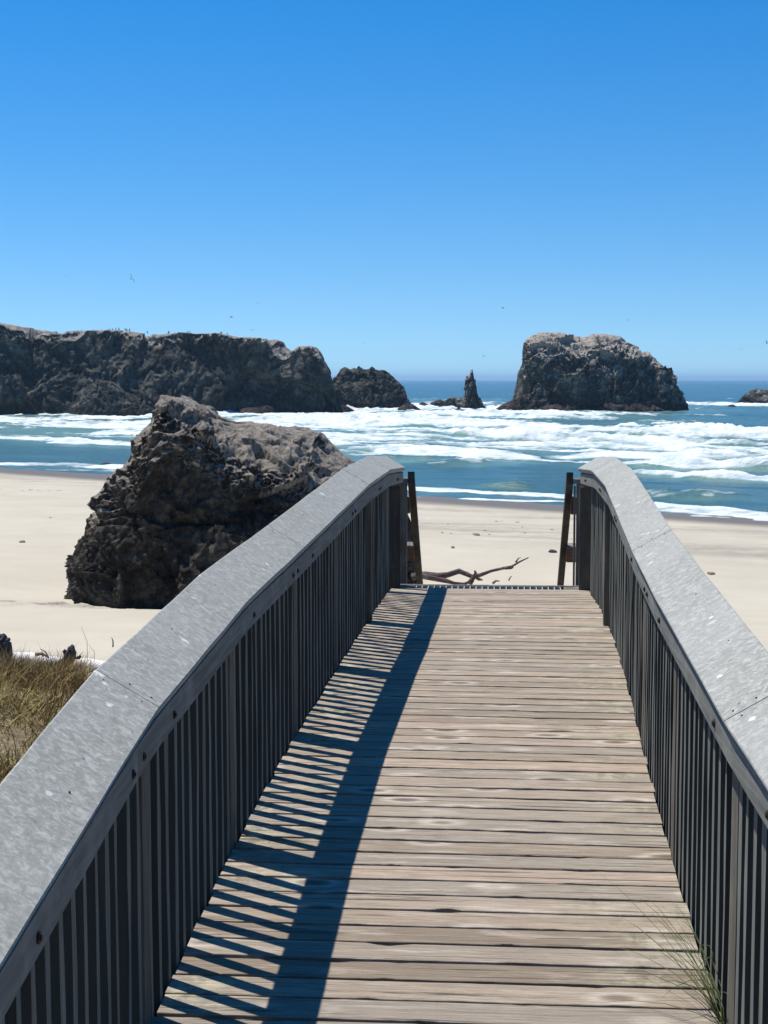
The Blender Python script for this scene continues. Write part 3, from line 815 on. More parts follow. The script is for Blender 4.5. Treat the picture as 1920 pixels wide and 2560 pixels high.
def plank_mesh(seed, length=1.765, width=0.1245, th=0.038, notch=False):
    r = np.random.default_rng(seed)
    n = 44
    xs = np.linspace(-length / 2, length / 2, n)
    e1 = np.cumsum(r.normal(0, 0.0006, n)); e1 -= np.linspace(e1[0], e1[-1], n)
    e2 = np.cumsum(r.normal(0, 0.0006, n)); e2 -= np.linspace(e2[0], e2[-1], n)
    for _ in range(3):                                    # splintered bites out of the edges
        k = r.integers(3, n - 4); w = r.integers(1, 4); e1[k:k + w] += r.uniform(0.002, 0.007)
        k = r.integers(3, n - 4); w = r.integers(1, 4); e2[k:k + w] -= r.uniform(0.002, 0.006)
    if notch:
        k = 16; e2[k:k + 3] -= np.array([.012, .02, .010])
    up = np.cumsum(r.normal(0, 0.00025, n)); up -= up.mean()
    bv = 0.002
    prof = [(-width / 2, -th), (-width / 2, -bv), (-width / 2 + bv, 0.0), (-width / 6, -0.0012), (width / 6, -0.0012), (width / 2 - bv, 0.0), (width / 2, -bv), (width / 2, -th)]
    G = np.zeros((n, len(prof), 3))
    for j, (py, pz) in enumerate(prof):
        sh = e1 if py < 0 else e2
        G[:, j, 0] = xs
        G[:, j, 1] = py + sh * (1 if abs(py) > width / 4 else 0.2)
        G[:, j, 2] = pz + up
    co = G.reshape(-1, 3)
    m = len(prof)
    bm = bmesh.new()
    vs = [bm.verts.new(c) for c in co]
    for i in range(n - 1):
        for j in range(m):
            j2 = (j + 1) % m
            bm.faces.new((vs[i * m + j], vs[i * m + j2], vs[(i + 1) * m + j2], vs[(i + 1) * m + j]))
    bm.faces.new(vs[:m]); bm.faces.new(vs[(n - 1) * m:][::-1])
    return bm_mesh('deck_plank', bm)

PL = [plank_mesh(100 + i) for i in range(9)] + [plank_mesh(200, notch=True)]
for m_ in PL: m_.materials.append(M['deck'])
y = 13.30
PITCH_B = 0.1412
yl = []
k = 0
rp = random.Random(5)
while y > 0.6:
    yl.append(y)
    t, r = frame(y)
    ang = math.atan2(-t.x, t.y)
    slope = math.atan2(zd_of(y + .07) - zd_of(y - .07), .14)
    me = PL[rp.randrange(9)]
    if 4.9 < y < 5.05: me = PL[9]
    o = link('deck_plank', me, None, bridge)
    wob = rp.uniform(-0.0009, 0.0009)
    o.location = on(y, rp.uniform(-.006, .006), zd_of(y) + wob) - bl
    fl = math.pi if (rp.random() < .5 and me is not PL[9]) else 0
    o.rotation_euler = (slope + rp.uniform(-.008, .008), rp.uniform(-.0012, .0012), ang + rp.uniform(-.0025, .0025))
    if fl: o.scale = (-1, 1, 1)
    y -= PITCH_B * (1 + rp.uniform(-.012, .012))
    k += 1

# cap boards, rail boards
def strip_mesh(name, secs, ndiv=1):
    """loft of equal sections (lists of world points), ends closed"""
    bm = bmesh.new()
    m = len(secs[0])
    vs = [[bm.verts.new(p) for p in s] for s in secs]
    for a, b in zip(vs[:-1], vs[1:]):
        for j in range(m):
            bm.faces.new((a[j], a[(j + 1) % m], b[(j + 1) % m], b[j]))
    bm.faces.new(vs[0]); bm.faces.new(vs[-1][::-1])
    return bm_mesh(name, bm)

CAP_IN, CAP_W, CAP_RISE, CAP_T = 0.775, 0.184, 0.108, 0.038
def cap_board(side, y0, y1, seed):
    c = Vector((cx_of((y0 + y1) / 2), (y0 + y1) / 2, zr_of((y0 + y1) / 2)))
    tang = Vector((cx_of(y1) - cx_of(y0), y1 - y0, 0))
    rz = math.atan2(-tang.x, tang.y)
    R = Matrix.Rotation(-rz, 3, 'Z')
    L = math.hypot(CAP_W, CAP_RISE)
    nz = Vector((-CAP_RISE / L * side, 0, CAP_W / L))
    secs = []
    n = max(2, int((y1 - y0) / 0.25))
    rr = random.Random(seed)
    inoff = CAP_IN if side < 0 else CAP_IN + 0.02
    for i in range(n + 1):
        y = y0 + (y1 - y0) * i / n
        t, r = frame(y)
        wv = rr.uniform(-.0016, .0016)
        pin = Vector((cx_of(y), y, zr_of(y) + wv)) + r * (side * inoff)
        pout = pin + r * (side * CAP_W) + Vector((0, 0, CAP_RISE))
        nn = r * (-side * CAP_RISE / L) + Vector((0, 0, CAP_W / L))
        al = (pout - pin).normalized()
        b = 0.004
        pts = [pin - nn * b, pin + al * b, pout - al * b, pout - nn * b, pout - nn * CAP_T, pin - nn * CAP_T]
        if side > 0: pts = pts[::-1]
        secs.append([R @ (p - c) for p in pts])
    o = link('cap_board', strip_mesh('cap_board', secs), M['cap'], bridge, c - bl, (0, 0, rz))
    return o

NAIL = None
def nail_mesh():
    bm = bmesh.new()
    bmesh.ops.create_cone(bm, cap_ends=True, segments=6, radius1=0.003, radius2=0.003, depth=0.002)
    return bm_mesh('nail', bm)
NAIL = nail_mesh(); NAIL.materials.append(M['bolt'])
def cap_nail(board, side, y, f):
    t, r = frame(y)
    inoff = CAP_IN if side < 0 else CAP_IN + 0.02
    L = math.hypot(CAP_W, CAP_RISE)
    p = Vector((cx_of(y), y, zr_of(y))) + r * (side * (inoff + CAP_W * f)) + Vector((0, 0, CAP_RISE * f))
    nn = (r * (-side * CAP_RISE / L) + Vector((0, 0, CAP_W / L))).normalized()
    o = link('nail', NAIL, None, board)
    q = nn.to_track_quat('Z', 'Y')
    rz = board.rotation_euler.z
    R = Matrix.Rotation(-rz, 4, 'Z')
    o.location = R @ (p + nn * 0.001 - bl - board.location)
    o.rotation_euler = (R.to_3x3() @ q.to_matrix()).to_euler()
JOINTS = {-1: [1.1, 4.15, 7.17, 10.0, 11.78, 13.78], 1: [1.1, 4.08, 7.17, 11.62, 13.70]}
G = 0.003
for side, js in JOINTS.items():
    for i, (a, b) in enumerate(zip(js[:-1], js[1:])):
        o = cap_board(side, a + G, b - G, 10 * i + side)
        if b < 12:
            for f in (.24, .82): cap_nail(o, side, b - G - .028 - .008 * f, f)
        if a > 2:
            for f in (.18, .52): cap_nail(o, side, a + G + .03 + .006 * f, f)
        yy = a + .7
        while yy < b - .5 and yy < 9:
            cap_nail(o, side, yy, .35 + .3 * ((i + int(yy * 3)) % 2)); yy += .78

# rail boards (below the caps), bolts, balusters, posts
RB_TOP, RB_BOT = -0.045, -0.136            # relative to the cap's inner edge
RB_OFF = 0.885
FAS = {-1: 0.797, 1: 0.822}
RB_T = 0.038
def rail_board(side, y0, y1):
    c = Vector((cx_of((y0 + y1) / 2), (y0 + y1) / 2, zr_of((y0 + y1) / 2)))
    rz = math.atan2(-(cx_of(y1) - cx_of(y0)), y1 - y0)
    R = Matrix.Rotation(-rz, 3, 'Z')
    secs = []
    n = max(2, int((y1 - y0) / 0.3))
    for i in range(n + 1):
        y = y0 + (y1 - y0) * i / n
        t, r = frame(y)
        p = Vector((cx_of(y), y, zr_of(y) - (.012 if (side > 0 and y < 3.55) else 0))) + r * (side * FAS[side])
        pts = [p + Vector((0, 0, RB_TOP)), p + r * (side * RB_T) + Vector((0, 0, RB_TOP + .02)), p + r * (side * RB_T) + Vector((0, 0, RB_BOT)), p + Vector((0, 0, RB_BOT))]
        if side > 0: pts = pts[::-1]
        secs.append([R @ (q - c) for q in pts])
    return link('rail_board', strip_mesh('rail_board', secs), M['fascia'], bridge, c - bl, (0, 0, rz))
def bolt_mesh():
    bm = bmesh.new()
    bmesh.ops.create_cone(bm, cap_ends=True, segments=10, radius1=0.0125, radius2=0.0125, depth=0.006, matrix=Matrix.Rotation(math.pi / 2, 4, 'Y'))
    bmesh.ops.create_cone(bm, cap_ends=True, segments=6, radius1=0.007, radius2=0.006, depth=0.014, matrix=Matrix.Rotation(math.pi / 2, 4, 'Y'))
    return bm_mesh('bolt', bm)
BOLT = bolt_mesh(); BOLT.materials.append(M['bolt'])
def bolt(board, side, y, dz):
    t, r = frame(y)
    p = Vector((cx_of(y), y, zr_of(y) + dz)) + r * (side * (FAS[side] - .002))
    R = Matrix.Rotation(-board.rotation_euler.z, 4, 'Z')
    o = link('bolt', BOLT, None, board)
    o.location = R @ (p - bl - board.location)
POSTS = [1.4, 2.9, 4.42, 5.92, 7.55, 9.15, 10.95, 13.05]
RBJ = {-1: [0.9, 3.95, 7.0, 9.3, 11.0, 12.9, 13.75], 1: [0.9, 3.55, 6.6, 9.1, 11.0, 12.9, 13.7]}
for side, js in RBJ.items():
    for a, b in zip(js[:-1], js[1:]):
        o = rail_board(side, a + .002, b - .002)
        for yb in (a + .07, b - .07):
            if yb > 2 and yb < 13.6: bolt(o, side, yb, -.098)
        for yp in POSTS:
            if a + .2 < yp < b - .2: bolt(o, side, yp, -.098)

bal = {}
def vert_piece(name, side, y, off, w, d, zb, zt, mat, key):
    """upright timber standing at distance y, its inner face at the offset off"""
    L = zt - zb
    t, r = frame(y)
    bm = bmesh.new()
    rr = random.Random(int(y * 1000) + side)
    a, b = sorted((0, side * d))
    box_bm(bm, (a, -w / 2, 0), (b, w / 2, L))
    bmesh.ops.subdivide_edges(bm, edges=[e for e in bm.edges if abs(e.verts[0].co.z - e.verts[1].co.z) > .1], cuts=4)
    for v in bm.verts:
        if .01 < v.co.z < L - .01:
            v.co.x += rr.uniform(-.0018, .0018); v.co.y += rr.uniform(-.0018, .0018)
    me = bm_mesh(name, bm)
    o = link(name, me, mat, bridge, on(y, side * off, zb) - bl, (rr.uniform(-.004, .004) if name == 'baluster' else 0, rr.uniform(-.003, .003) if name == 'baluster' else 0, math.atan2(-t.x, t.y) + (rr.uniform(-.05, .05) if name == 'baluster' else 0)))
    return o
for side in (-1, 1):
    prev = 1.4
    ps = POSTS
    for a, b in zip(ps[:-1], ps[1:]):
        a2, b2 = a + .055, b - .095
        n = max(3, round((b2 - a2) / 0.121))
        for i in range(0, n + 1):
            y = a2 + (b2 - a2) * i / n + random.uniform(-.004, .004)
            if y < 2.6: continue
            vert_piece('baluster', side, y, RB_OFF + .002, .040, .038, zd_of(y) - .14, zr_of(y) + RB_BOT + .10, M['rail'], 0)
    for yp in POSTS:
        vert_piece('post', side, yp, RB_OFF + .046, .092, .09, zd_of(yp) - 1.6, zr_of(yp) - .01, M['post'], 0)
        if yp > 4: vert_piece('post_cover', side, yp - .02, RB_OFF - (.035 if 10 < yp < 12 else .001), .090, .045, zd_of(yp) + (.004 if 10 < yp < 12 else -.14), zr_of(yp) + RB_BOT + .08, M['post'], 0)
    # beams carrying the deck and the foot rail that the balusters are fixed to
    for nm, off, top, bot, th in (('beam', .60, -.042, -.34, .09), ('edge_beam', RB_OFF + .048, -.02, -.30, .045)):
        secs = []
        for i in range(27):
            y = 0.6 + 13.0 * i / 26
            t, r = frame(y)
            p = Vector((cx_of(y), y, zd_of(y))) - bl
            a_, b_ = side * off, side * (off + th)
            secs.append([p + r * a_ + Vector((0, 0, top)), p + r * b_ + Vector((0, 0, top)), p + r * b_ + Vector((0, 0, bot)), p + r * a_ + Vector((0, 0, bot))])
        link(nm, strip_mesh(nm, secs), M['post'], bridge)
# thick end posts where the railing stops
for side in (-1, 1):
    vert_piece('end_post', side, 13.62, RB_OFF + .05, .14, .14, zd_of(13.6) - 2.2, zr_of(13.6) - .04, M['post'], 0)
    vert_piece('end_board', side, 13.36, RB_OFF - .085, .05, .10, zd_of(13.4) + .002, zr_of(13.4) - .16, M['dark_post'], 0)

# ------------------------------------------------------------------ beach stairs beyond the deck
st_y = 13.42
stairs = empty('beach_stairs', on(13.6, 0, 0) + Vector((0, 0, zd_of(13.5) - 1.0)))
sl = stairs.location.copy()
tag(stairs, 'steep timber stairs with metal grate tread and handrails beyond the bridge end', 'stairs')
t0, r0 = frame(13.6)
rzs = math.atan2(-t0.x, t0.y)
zd_e = zd_of(13.42)
def st(y, off, z):
    return Vector((cx_of(13.5), 13.5, z)) + t0 * (y - 13.5) + r0 * off - sl
def st_box(name, y0, y1, o0, o1, z0, z1, mat, bevel=.003, parent=None):
    me = box_mesh(name, (o0, y0 - 13.5, z0), (o1, y1 - 13.5, z1), bevel)
    base = st(13.5, 0, 0)
    o = link(name, me, mat, parent or stairs, base if parent is None else (0, 0, 0), (0, 0, rzs) if parent is None else (0, 0, 0))
    return o
GO = -0.02
def grate_tread(y0, y1, z, o0=-.67, o1=.65):
    fr = st_box('grate_tread', y0, y1, o0, o1, z - .034, z - .026, M['pan'], 0)
    for a, b in ((y0, y0 + .008), (y1 - .008, y1)):
        st_box('grate_edge', a, b, o0, o1, z - .024, z, M['grate'], 0, fr)
    n = 25
    bar = box_mesh('grate_bar', (-.0035, y0 + .009 - 13.5, z - .024), (.0035, y1 - .009 - 13.5, z - .001), 0)
    bar.materials.append(M['grate'])
    for i in range(n):
        link('grate_bar', bar, None, fr, (o0 + .004 + (o1 - o0 - .008) * i / (n - 1), 0, 0))
grate_tread(13.40, 13.66, zd_e - .012)
for side in (-1, 1):
    a, b = sorted((side * .67, side * .86))
    st_box('top_board', 13.40, 13.60, a + (.004 if side > 0 else 0), b - (.004 if side < 0 else 0), zd_e - .045, zd_e - .004, M['grey_wood'])
st_box('end_plank', 13.668, 13.71, -.86, .86, zd_e - .05, zd_e - .006, M['grey_wood'])
SL = 0.725
for k in range(1, 9):
    grate_tread(13.70 + .28 * (k - 1) + .02, 13.70 + .28 * k, zd_e - .012 - .20 * k)
def slant(name, side, off, th, y0, y1, ztop0, dep, mat, parent=None, slope=SL):
    a, b = sorted((side * off, side * (off + th)))
    secs = []
    for y in (y0, y1):
        z = ztop0 - (y - y0) * slope
        secs.append([Vector((a, y - 13.5, z)), Vector((b, y - 13.5, z)), Vector((b, y - 13.5, z - dep)), Vector((a, y - 13.5, z - dep))])
    return link(name, strip_mesh(name, secs), mat, stairs, st(13.5, 0, 0), (0, 0, rzs))
hz0 = EYE - .912
for side in (-1, 1):
    slant('stringer', side, .70, .045, 13.72, 16.4, zd_e - .05, .28, M['grey_wood'])
    slant('handrail', side, .752, .066, 14.85, 17.3, hz0, .12, M['dark_post'])
    slant('guard_rail', side, .93, .040, 14.0, 17.3, hz0 - .02, .16, M['grey_wood'])
    slant('guard_rail', side, .93, .040, 14.0, 17.3, hz0 - .55, .14, M['grey_wood'])
    for yy in (15.05, 15.85, 16.65):
        zt = hz0 - (yy - 14.85) * SL - .03
        st_box('rail_block', yy - .02, yy + .30, *sorted((side * .808, side * .925)), zt - .26, zt - .12, M['brown'])
        st_box('block_cap', yy - .05, yy + .32, *sorted((side * .808, side * .925)), zt - .115, zt - .09, M['grey_wood'])
    zt = EYE - 1.03
    if side > 0:
        st_box('newel_post', 14.90, 14.99, 0.858, .985, zt - 2.6, zt, M['post'])
        st_box('slat', 14.90, 14.93, .828, .848, zt - 2.6, zt - .02, M['post'])
    else:
        st_box('newel_post', 14.90, 15.02, -.985, -.832, zt - 2.6, zt, M['post'])
    st_box('top_block', 14.86, 15.02, *sorted((side * .806, side * .968)), zt + .002, zt + .05, M['grey_wood'])
    for yy in (14.1, 15.3, 16.5):
        zt = hz0 - .05 - (yy - 14.0) * SL
        st_box('guard_post', yy, yy + .09, *sorted((side * .975, side * 1.065)), zt - 2.4, zt, M['post'])
    for yy in (14.6, 14.85, 15.1, 15.6, 15.85, 16.1):
        zt = hz0 - .05 - (yy - 14.0) * SL
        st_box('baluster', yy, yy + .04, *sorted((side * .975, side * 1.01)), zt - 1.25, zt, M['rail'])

# ------------------------------------------------------------------ driftwood, logs, stumps
reef([(1238, 1023), (1252, 1014), (1268, 1006), (1284, 996), (1300, 988), (1316, 992), (1336, 1006), (1352, 1022)], 309, 91, 'low brown rock skirt at the left foot of the massive sea stack', 3.5, .5)
reef([(1340, 1025), (1362, 1014), (1390, 1010), (1420, 1012), (1436, 1020), (1448, 1025)], 306, 92, 'low brown shelf along the middle foot of the massive sea stack', 3.0, .5)
reef([(1490, 1024), (1510, 1009), (1545, 1005), (1590, 1008), (1630, 1012), (1660, 1024)], 306, 93, 'long low brown shelf at the right foot of the massive sea stack', 3.0, .5)
reef([(806, 1030), (816, 1000), (826, 968), (836, 958), (846, 962), (858, 984), (868, 1028)], 300, 94, 'narrow dark rock wedged between the headland end and jagged stack', 4.0, .6)
reef([(770, 1031), (785, 1012), (800, 1004), (822, 1008), (850, 1012), (870, 1016), (890, 1030)], 284, 95, 'low pale brown rocks at the right foot of the headland', 3.0, .6)
reef([(594, 1034), (604, 1022), (625, 1018), (650, 1019), (668, 1012), (684, 1018), (692, 1034)], 272, 96, 'low ochre brown rocks below the middle of the headland cliff', 2.6, .4)
def gz(x, y): return float(ground(np.array([x]), np.array([y]))[0])
def branch_pt(px, py, Y=34.5, dy=0):
    return at_Y(px, py, Y + dy)
bb = [
 ([(1030, 1443), (1062, 1437), (1095, 1441), (1120, 1437), (1148, 1428), (1165, 1434), (1180, 1441), (1200, 1438), (1228, 1427), (1262, 1420), (1280, 1416), (1300, 1404), (1321, 1394)], (.085, .012), 0),
 ([(1055, 1440), (1090, 1447), (1115, 1452), (1135, 1458), (1160, 1460), (1184, 1452)], (.06, .03), -.3),
 ([(1174, 1458), (1183, 1445), (1190, 1432), (1187, 1427)], (.06, .02), -.35),
 ([(1186, 1440), (1198, 1448), (1206, 1450)], (.05, .015), -.3),
 ([(1168, 1436), (1173, 1442), (1178, 1440)], (.03, .02), -.1),
 ([(1140, 1432), (1148, 1425), (1144, 1424)], (.025, .01), 0),
 ([(1262, 1421), (1278, 1421), (1283, 1419)], (.03, .012), -.1),
 ([(1290, 1405), (1296, 1396), (1302, 1394)], (.025, .006), .05),
 ([(1095, 1441), (1120, 1433), (1140, 1431), (1160, 1434)], (.035, .03), .2),
]
c0 = branch_pt(1160, 1455)
lines = []
for pts, (ra, rb), dy in bb:
    n = len(pts)
    P = [branch_pt(px, py, 34.5, dy + .1 * math.sin(i * 1.7)) - c0 for i, (px, py) in enumerate(pts)]
    lines.append((P, [ra * 1.0 + (rb - ra) * i / (n - 1) for i in range(n)]))
br = link('driftwood_branch', tube_mesh('driftwood_branch', lines, 8, .22), M['drift'], None, c0)
tag(br, 'forked grey brown driftwood branch lying on sand past the bridge end', 'driftwood')
def twig(px0, py0, px1, py1, Y, r, label, mat='twig', name='driftwood_stick'):
    a, b = at_Y(px0, py0, Y), at_Y(px1, py1, Y)
    m = (a + b) / 2 + Vector((0, .05, r * .8))
    o = link(name, tube_mesh(name, [([a - a, m - a, b - a], [r, r * .8, r * .35])], 6, .2), M[mat], None, a)
    return tag(o, label, 'stick')
twig(1232, 1458, 1249, 1453, 34.0, .03, 'short brown stick on sand right of the big branch')
twig(1272, 1451, 1280, 1440, 34.5, .018, 'small thin upright stick on the sand right of the branch')

def pebble(px, py, z, sx, sy, sz, label, seed, mat='char', name='stone', cat='stone'):
    p = at_z(px, py, z)
    zz = gz(p.x, p.y)
    bm = bmesh.new()
    bmesh.ops.create_icosphere(bm, subdivisions=2, radius=1)
    rr = random.Random(seed)
    for v in bm.verts:
        v.co *= 1 + rr.uniform(-.16, .16)
        v.co.x *= sx; v.co.y *= sy; v.co.z *= sz
    o = link(name, bm_mesh(name, bm, 0, False), M[mat], None, (p.x, p.y, zz + sz * .3))
    tag(o, label, cat)
pebble(1381, 1361, 1.15, .14, .2, .07, 'small flat black stone on sand near the right stair rail', 1)
pebble(1132, 1358, 1.15, .06, .1, .05, 'tiny brown lump on sand left of centre beyond the bridge', 2, 'twig', 'seaweed_clump', 'seaweed')
pebble(1191, 1325, .98, .12, .25, .05, 'dark seaweed clump on the tide line beyond the bridge end', 3, 'twig', 'seaweed_clump', 'seaweed')
0 and pebble(1320, 1345, 1.1, .22, .22, .04, 'pale brown driftwood scrap between stairs and tide line', 4, 'drift', 'driftwood_scrap', 'driftwood')
pebble(1778, 1405, 1.3, .11, .2, .05, 'small brown lump on the sand behind the right railing', 5, 'twig', 'seaweed_clump', 'seaweed')
pebble(56, 1364, 1.05, .10, .18, .05, 'small reddish brown seaweed lump on sand left of the boulder', 6, 'twig', 'seaweed_clump', 'seaweed')
rs = random.Random(9)
n_w = 0
for i in range(30):
    px = rs.uniform(-60, 170) if i < 16 else (rs.uniform(1040, 1420) if i < 34 else rs.uniform(1660, 1930))
    py = (1213 + rs.uniform(-3, 3)) if i < 14 else (rs.uniform(1275, 1330) if i < 34 else rs.uniform(1330, 1395))
    p = at_z(px, py, 0.9)
    s = rs.uniform(.025, .07)
    pz = gz(p.x, p.y)
    if pz < .25: continue
    if i == 0 or n_w == 0:
        bm = bmesh.new(); bmesh.ops.create_icosphere(bm, subdivisions=1, radius=1)
        for v in bm.verts: v.co *= 1 + rs.uniform(-.3, .3); v.co.z *= .35
        WR = bm_mesh('seaweed_scrap', bm, 0, False); WR.materials.append(M['twig'])
    o = link('seaweed_scrap', WR, None, None, (p.x, p.y, pz + s * .1), (0, 0, rs.uniform(0, 6)))
    o.scale = (s * rs.uniform(.8, 2.2), s * rs.uniform(.8, 1.6), s)
    tag(o, 'small dark scrap of dried seaweed lying on the tide line', 'seaweed', 'seaweed scraps strewn along the tide line')
    n_w += 1

# bleached log and charred stumps on the dune edge, left
la, lb = at_Y(-40, 1638, 17.6), at_Y(245, 1668, 17.0)
ax = lb - la
LP = [la - ax * .25 + ax * (1.5 * i / 9) + Vector((0, 0, .008 * math.sin(i * 2.1))) for i in range(10)]
lg = link('driftwood_log', tube_mesh('driftwood_log', [([p - la for p in LP], [.075 + .008 * math.sin(i * 1.9) for i in range(10)])], 14, .05), M['log'], None, la)
tag(lg, 'long bleached white driftwood log behind the dune grass', 'log')
def stump(name, outline, Y, label, depth=.1, seed=1):
    """ragged charred stub of wood: a vertical lump with a broken outline"""
    bm = bmesh.new()
    rr = random.Random(seed)
    pts = [at_Y(px, py, Y) for px, py in outline]
    c = sum(pts, Vector()) / len(pts)
    layers = []
    for q, sc in ((-1.0, .62), (-.6, .93), (0, 1.0), (.6, .9), (1.0, .55)):
        layers.append([bm.verts.new(Vector(((p.x - c.x) * sc + rr.uniform(-.008, .008), q * depth + rr.uniform(-.015, .015), (p.z - c.z) * sc + rr.uniform(-.01, .01)))) for p in pts])
    n = len(pts)
    for a, b in zip(layers[:-1], layers[1:]):
        for j in range(n):
            bm.faces.new((a[j], a[(j + 1) % n], b[(j + 1) % n], b[j]))
    bmesh.ops.triangulate(bm, faces=[bm.faces.new(layers[0]), bm.faces.new(layers[-1])])
    o = link(name, bm_mesh(name, bm, 0, False), M['char'], None, c)
    return tag(o, label, 'stump')
stump('charred_stump', [(-45, 1660), (-50, 1600), (-20, 1584), (0, 1586), (10, 1585), (13, 1588), (16, 1596), (21, 1594), (23, 1602), (21, 1606), (27, 1610), (30, 1622), (29, 1640), (29, 1652), (20, 1665)], 17.0, 'larger charred black stump at the left edge beside the white log', .13, 3)
stump('charred_stump', [(150, 1672), (154, 1660), (147, 1654), (152, 1648), (160, 1642), (161, 1634), (158, 1627), (162, 1624), (166, 1629), (170, 1622), (171, 1616), (176, 1615), (180, 1611), (186, 1613), (188, 1622), (190, 1632), (190, 1645), (186, 1652), (183, 1662), (170, 1674)], 16.9, 'small jagged charred stump standing up from the white log', .08, 5)
tw = link('driftwood_knot', tube_mesh('driftwood_knot', [([at_Y(188, 1646, 16.9) - at_Y(188, 1646, 16.9), at_Y(197, 1644, 16.9) - at_Y(188, 1646, 16.9), at_Y(202, 1640, 16.9) - at_Y(188, 1646, 16.9)], [.014, .022, .012])], 7, .3), M['char'], None, at_Y(188, 1646, 16.9))
tag(tw, 'little dark knot of driftwood right of the small charred stump', 'driftwood')
twig(88, 1637, 120, 1643, 16.9, .02, 'short brown stick lying across the white log')
twig(122, 1645, 101, 1622, 17.0, .010, 'thin bent twig sticking up behind the white log')
twig(108, 1640, 88, 1633, 17.0, .012, 'forked twig leaning left on the white log')
twig(190, 1648, 208, 1630, 16.9, .005, 'hair thin twig right of the small charred stump')
twig(282, 1617, 279, 1594, 16.5, .009, 'short brown stub standing just above the left cap')
twig(226, 1664, 225, 1648, 16.5, .007, 'tiny upright twig beside the cap joint on the left')

# ------------------------------------------------------------------ grass
def grass_mat(name, cols):
    m = MB(name, 0.75, 0.2)
    m.color(m.ramp(m.attr('tone'), [(i / (len(cols) - 1), c) for i, c in enumerate(cols)]))
    m.b.inputs['Subsurface Weight'].default_value = 0.0
    return m.m
M['grass'] = grass_mat('dune_grass', [(0.07, 0.035, 0.016), (0.20, 0.12, 0.05), (0.38, 0.27, 0.10), (0.30, 0.29, 0.075), (0.58, 0.50, 0.24)])
M['blade'] = grass_mat('green_blade', [(0.05, 0.065, 0.02), (0.09, 0.11, 0.035), (0.20, 0.19, 0.07)])

def grass_mesh(name, roots, dirs, lens, widths, tones, bend=0.5, seg=4):
    n = len(roots)
    side = np.cross(dirs, np.array([0.0, 0, 1])); side += 1e-4
    rot = rng.uniform(0, math.pi, n)
    side /= np.linalg.norm(side, axis=1)[:, None]
    fw = dirs
    sd = side * np.cos(rot)[:, None] + np.cross(side, fw) * np.sin(rot)[:, None]
    droop = rng.normal(0, 1, (n, 3)) * bend * 0.25; droop[:, 2] = -np.abs(rng.normal(0.35, 0.25, n)) * bend
    co = np.zeros((n, seg + 1, 2, 3))
    for i in range(seg + 1):
        t = i / seg
        p = roots + fw * (lens * t)[:, None] + droop * (lens * t * t)[:, None]
        w = widths * (1 - t ** 1.6) + 0.0004
        co[:, i, 0] = p - sd * (w / 2)[:, None]
        co[:, i, 1] = p + sd * (w / 2)[:, None]
    idx = np.arange(n * (seg + 1) * 2).reshape(n, seg + 1, 2)
    q = np.stack([idx[:, :-1, 0], idx[:, :-1, 1], idx[:, 1:, 1], idx[:, 1:, 0]], -1).reshape(-1, 4)
    me = mesh_from(name, co.reshape(-1, 3), q, False)
    at = me.attributes.new('tone', 'FLOAT', 'POINT')
    at.data.foreach_set('value', np.repeat(tones, (seg + 1) * 2).astype(np.float32))
    return me
n = 48000
gx = rng.uniform(-7.5, -1.5, n * 2); gy = rng.uniform(8.2, 16.95, n * 2)
dens = fbm(P3(gx * 1.1, gy * 1.1), 3, 77)
keep = (dens + rng.uniform(-.6, .5, n * 2) > -0.15) & (gx < -0.22 * gy + 0.25 + 1.2 * (gy < 12)) & (gx > -gy * .42)
gx, gy = gx[keep], gy[keep]
n = len(gx)
roots = np.stack([gx, gy, ground(gx, gy) - .02], 1)
dirs = np.stack([rng.normal(0.15, .42, n), rng.normal(-.05, .38, n), np.ones(n)], 1); dirs /= np.linalg.norm(dirs, axis=1)[:, None]
tone = np.clip(0.42 + 0.30 * fbm(P3(gx * 1.3, gy * 1.3), 2, 88) + rng.normal(0, .22, n), 0, 1)
lens = rng.uniform(.12, .40, n) * (1 + .3 * dens[keep]) * np.clip(1.25 - (gy - 8) * .04, .5, 1.2)
me = grass_mesh('dune_grass', roots, dirs, lens, rng.uniform(.004, .009, n), tone, 0.9)
tag(link('dune_grass', me, M['grass']), 'dry brown and green dune grass left of the railing', 'grass', kind='stuff')
# a few tall dry stems in front of the sand
for (px0, py0, px1, py1, Y, lab) in ((219, 1652, 203, 1566, 16.4, 'tall pale dry grass stem, taller of the two near the left cap joint'), (236, 1655, 222, 1612, 16.3, 'short pale dry grass stem near the left cap joint'), (134, 1650, 141, 1618, 16.6, 'pale dry grass stem left of the small charred stump')):
    a, b = at_Y(px0, py0, Y), at_Y(px1, py1, Y)
    mid = (a + b) / 2 + Vector((.03, 0, .02))
    o = link('dry_grass', tube_mesh('dry_grass', [([Vector(), mid - a, b - a], [.003, .0025, .002])], 5), M['grass_stem'] if 'grass_stem' in M else M.setdefault('grass_stem', mat_plain('straw', (0.42, 0.35, 0.22), .8)), None, a)
    tag(o, lab, 'grass stem')

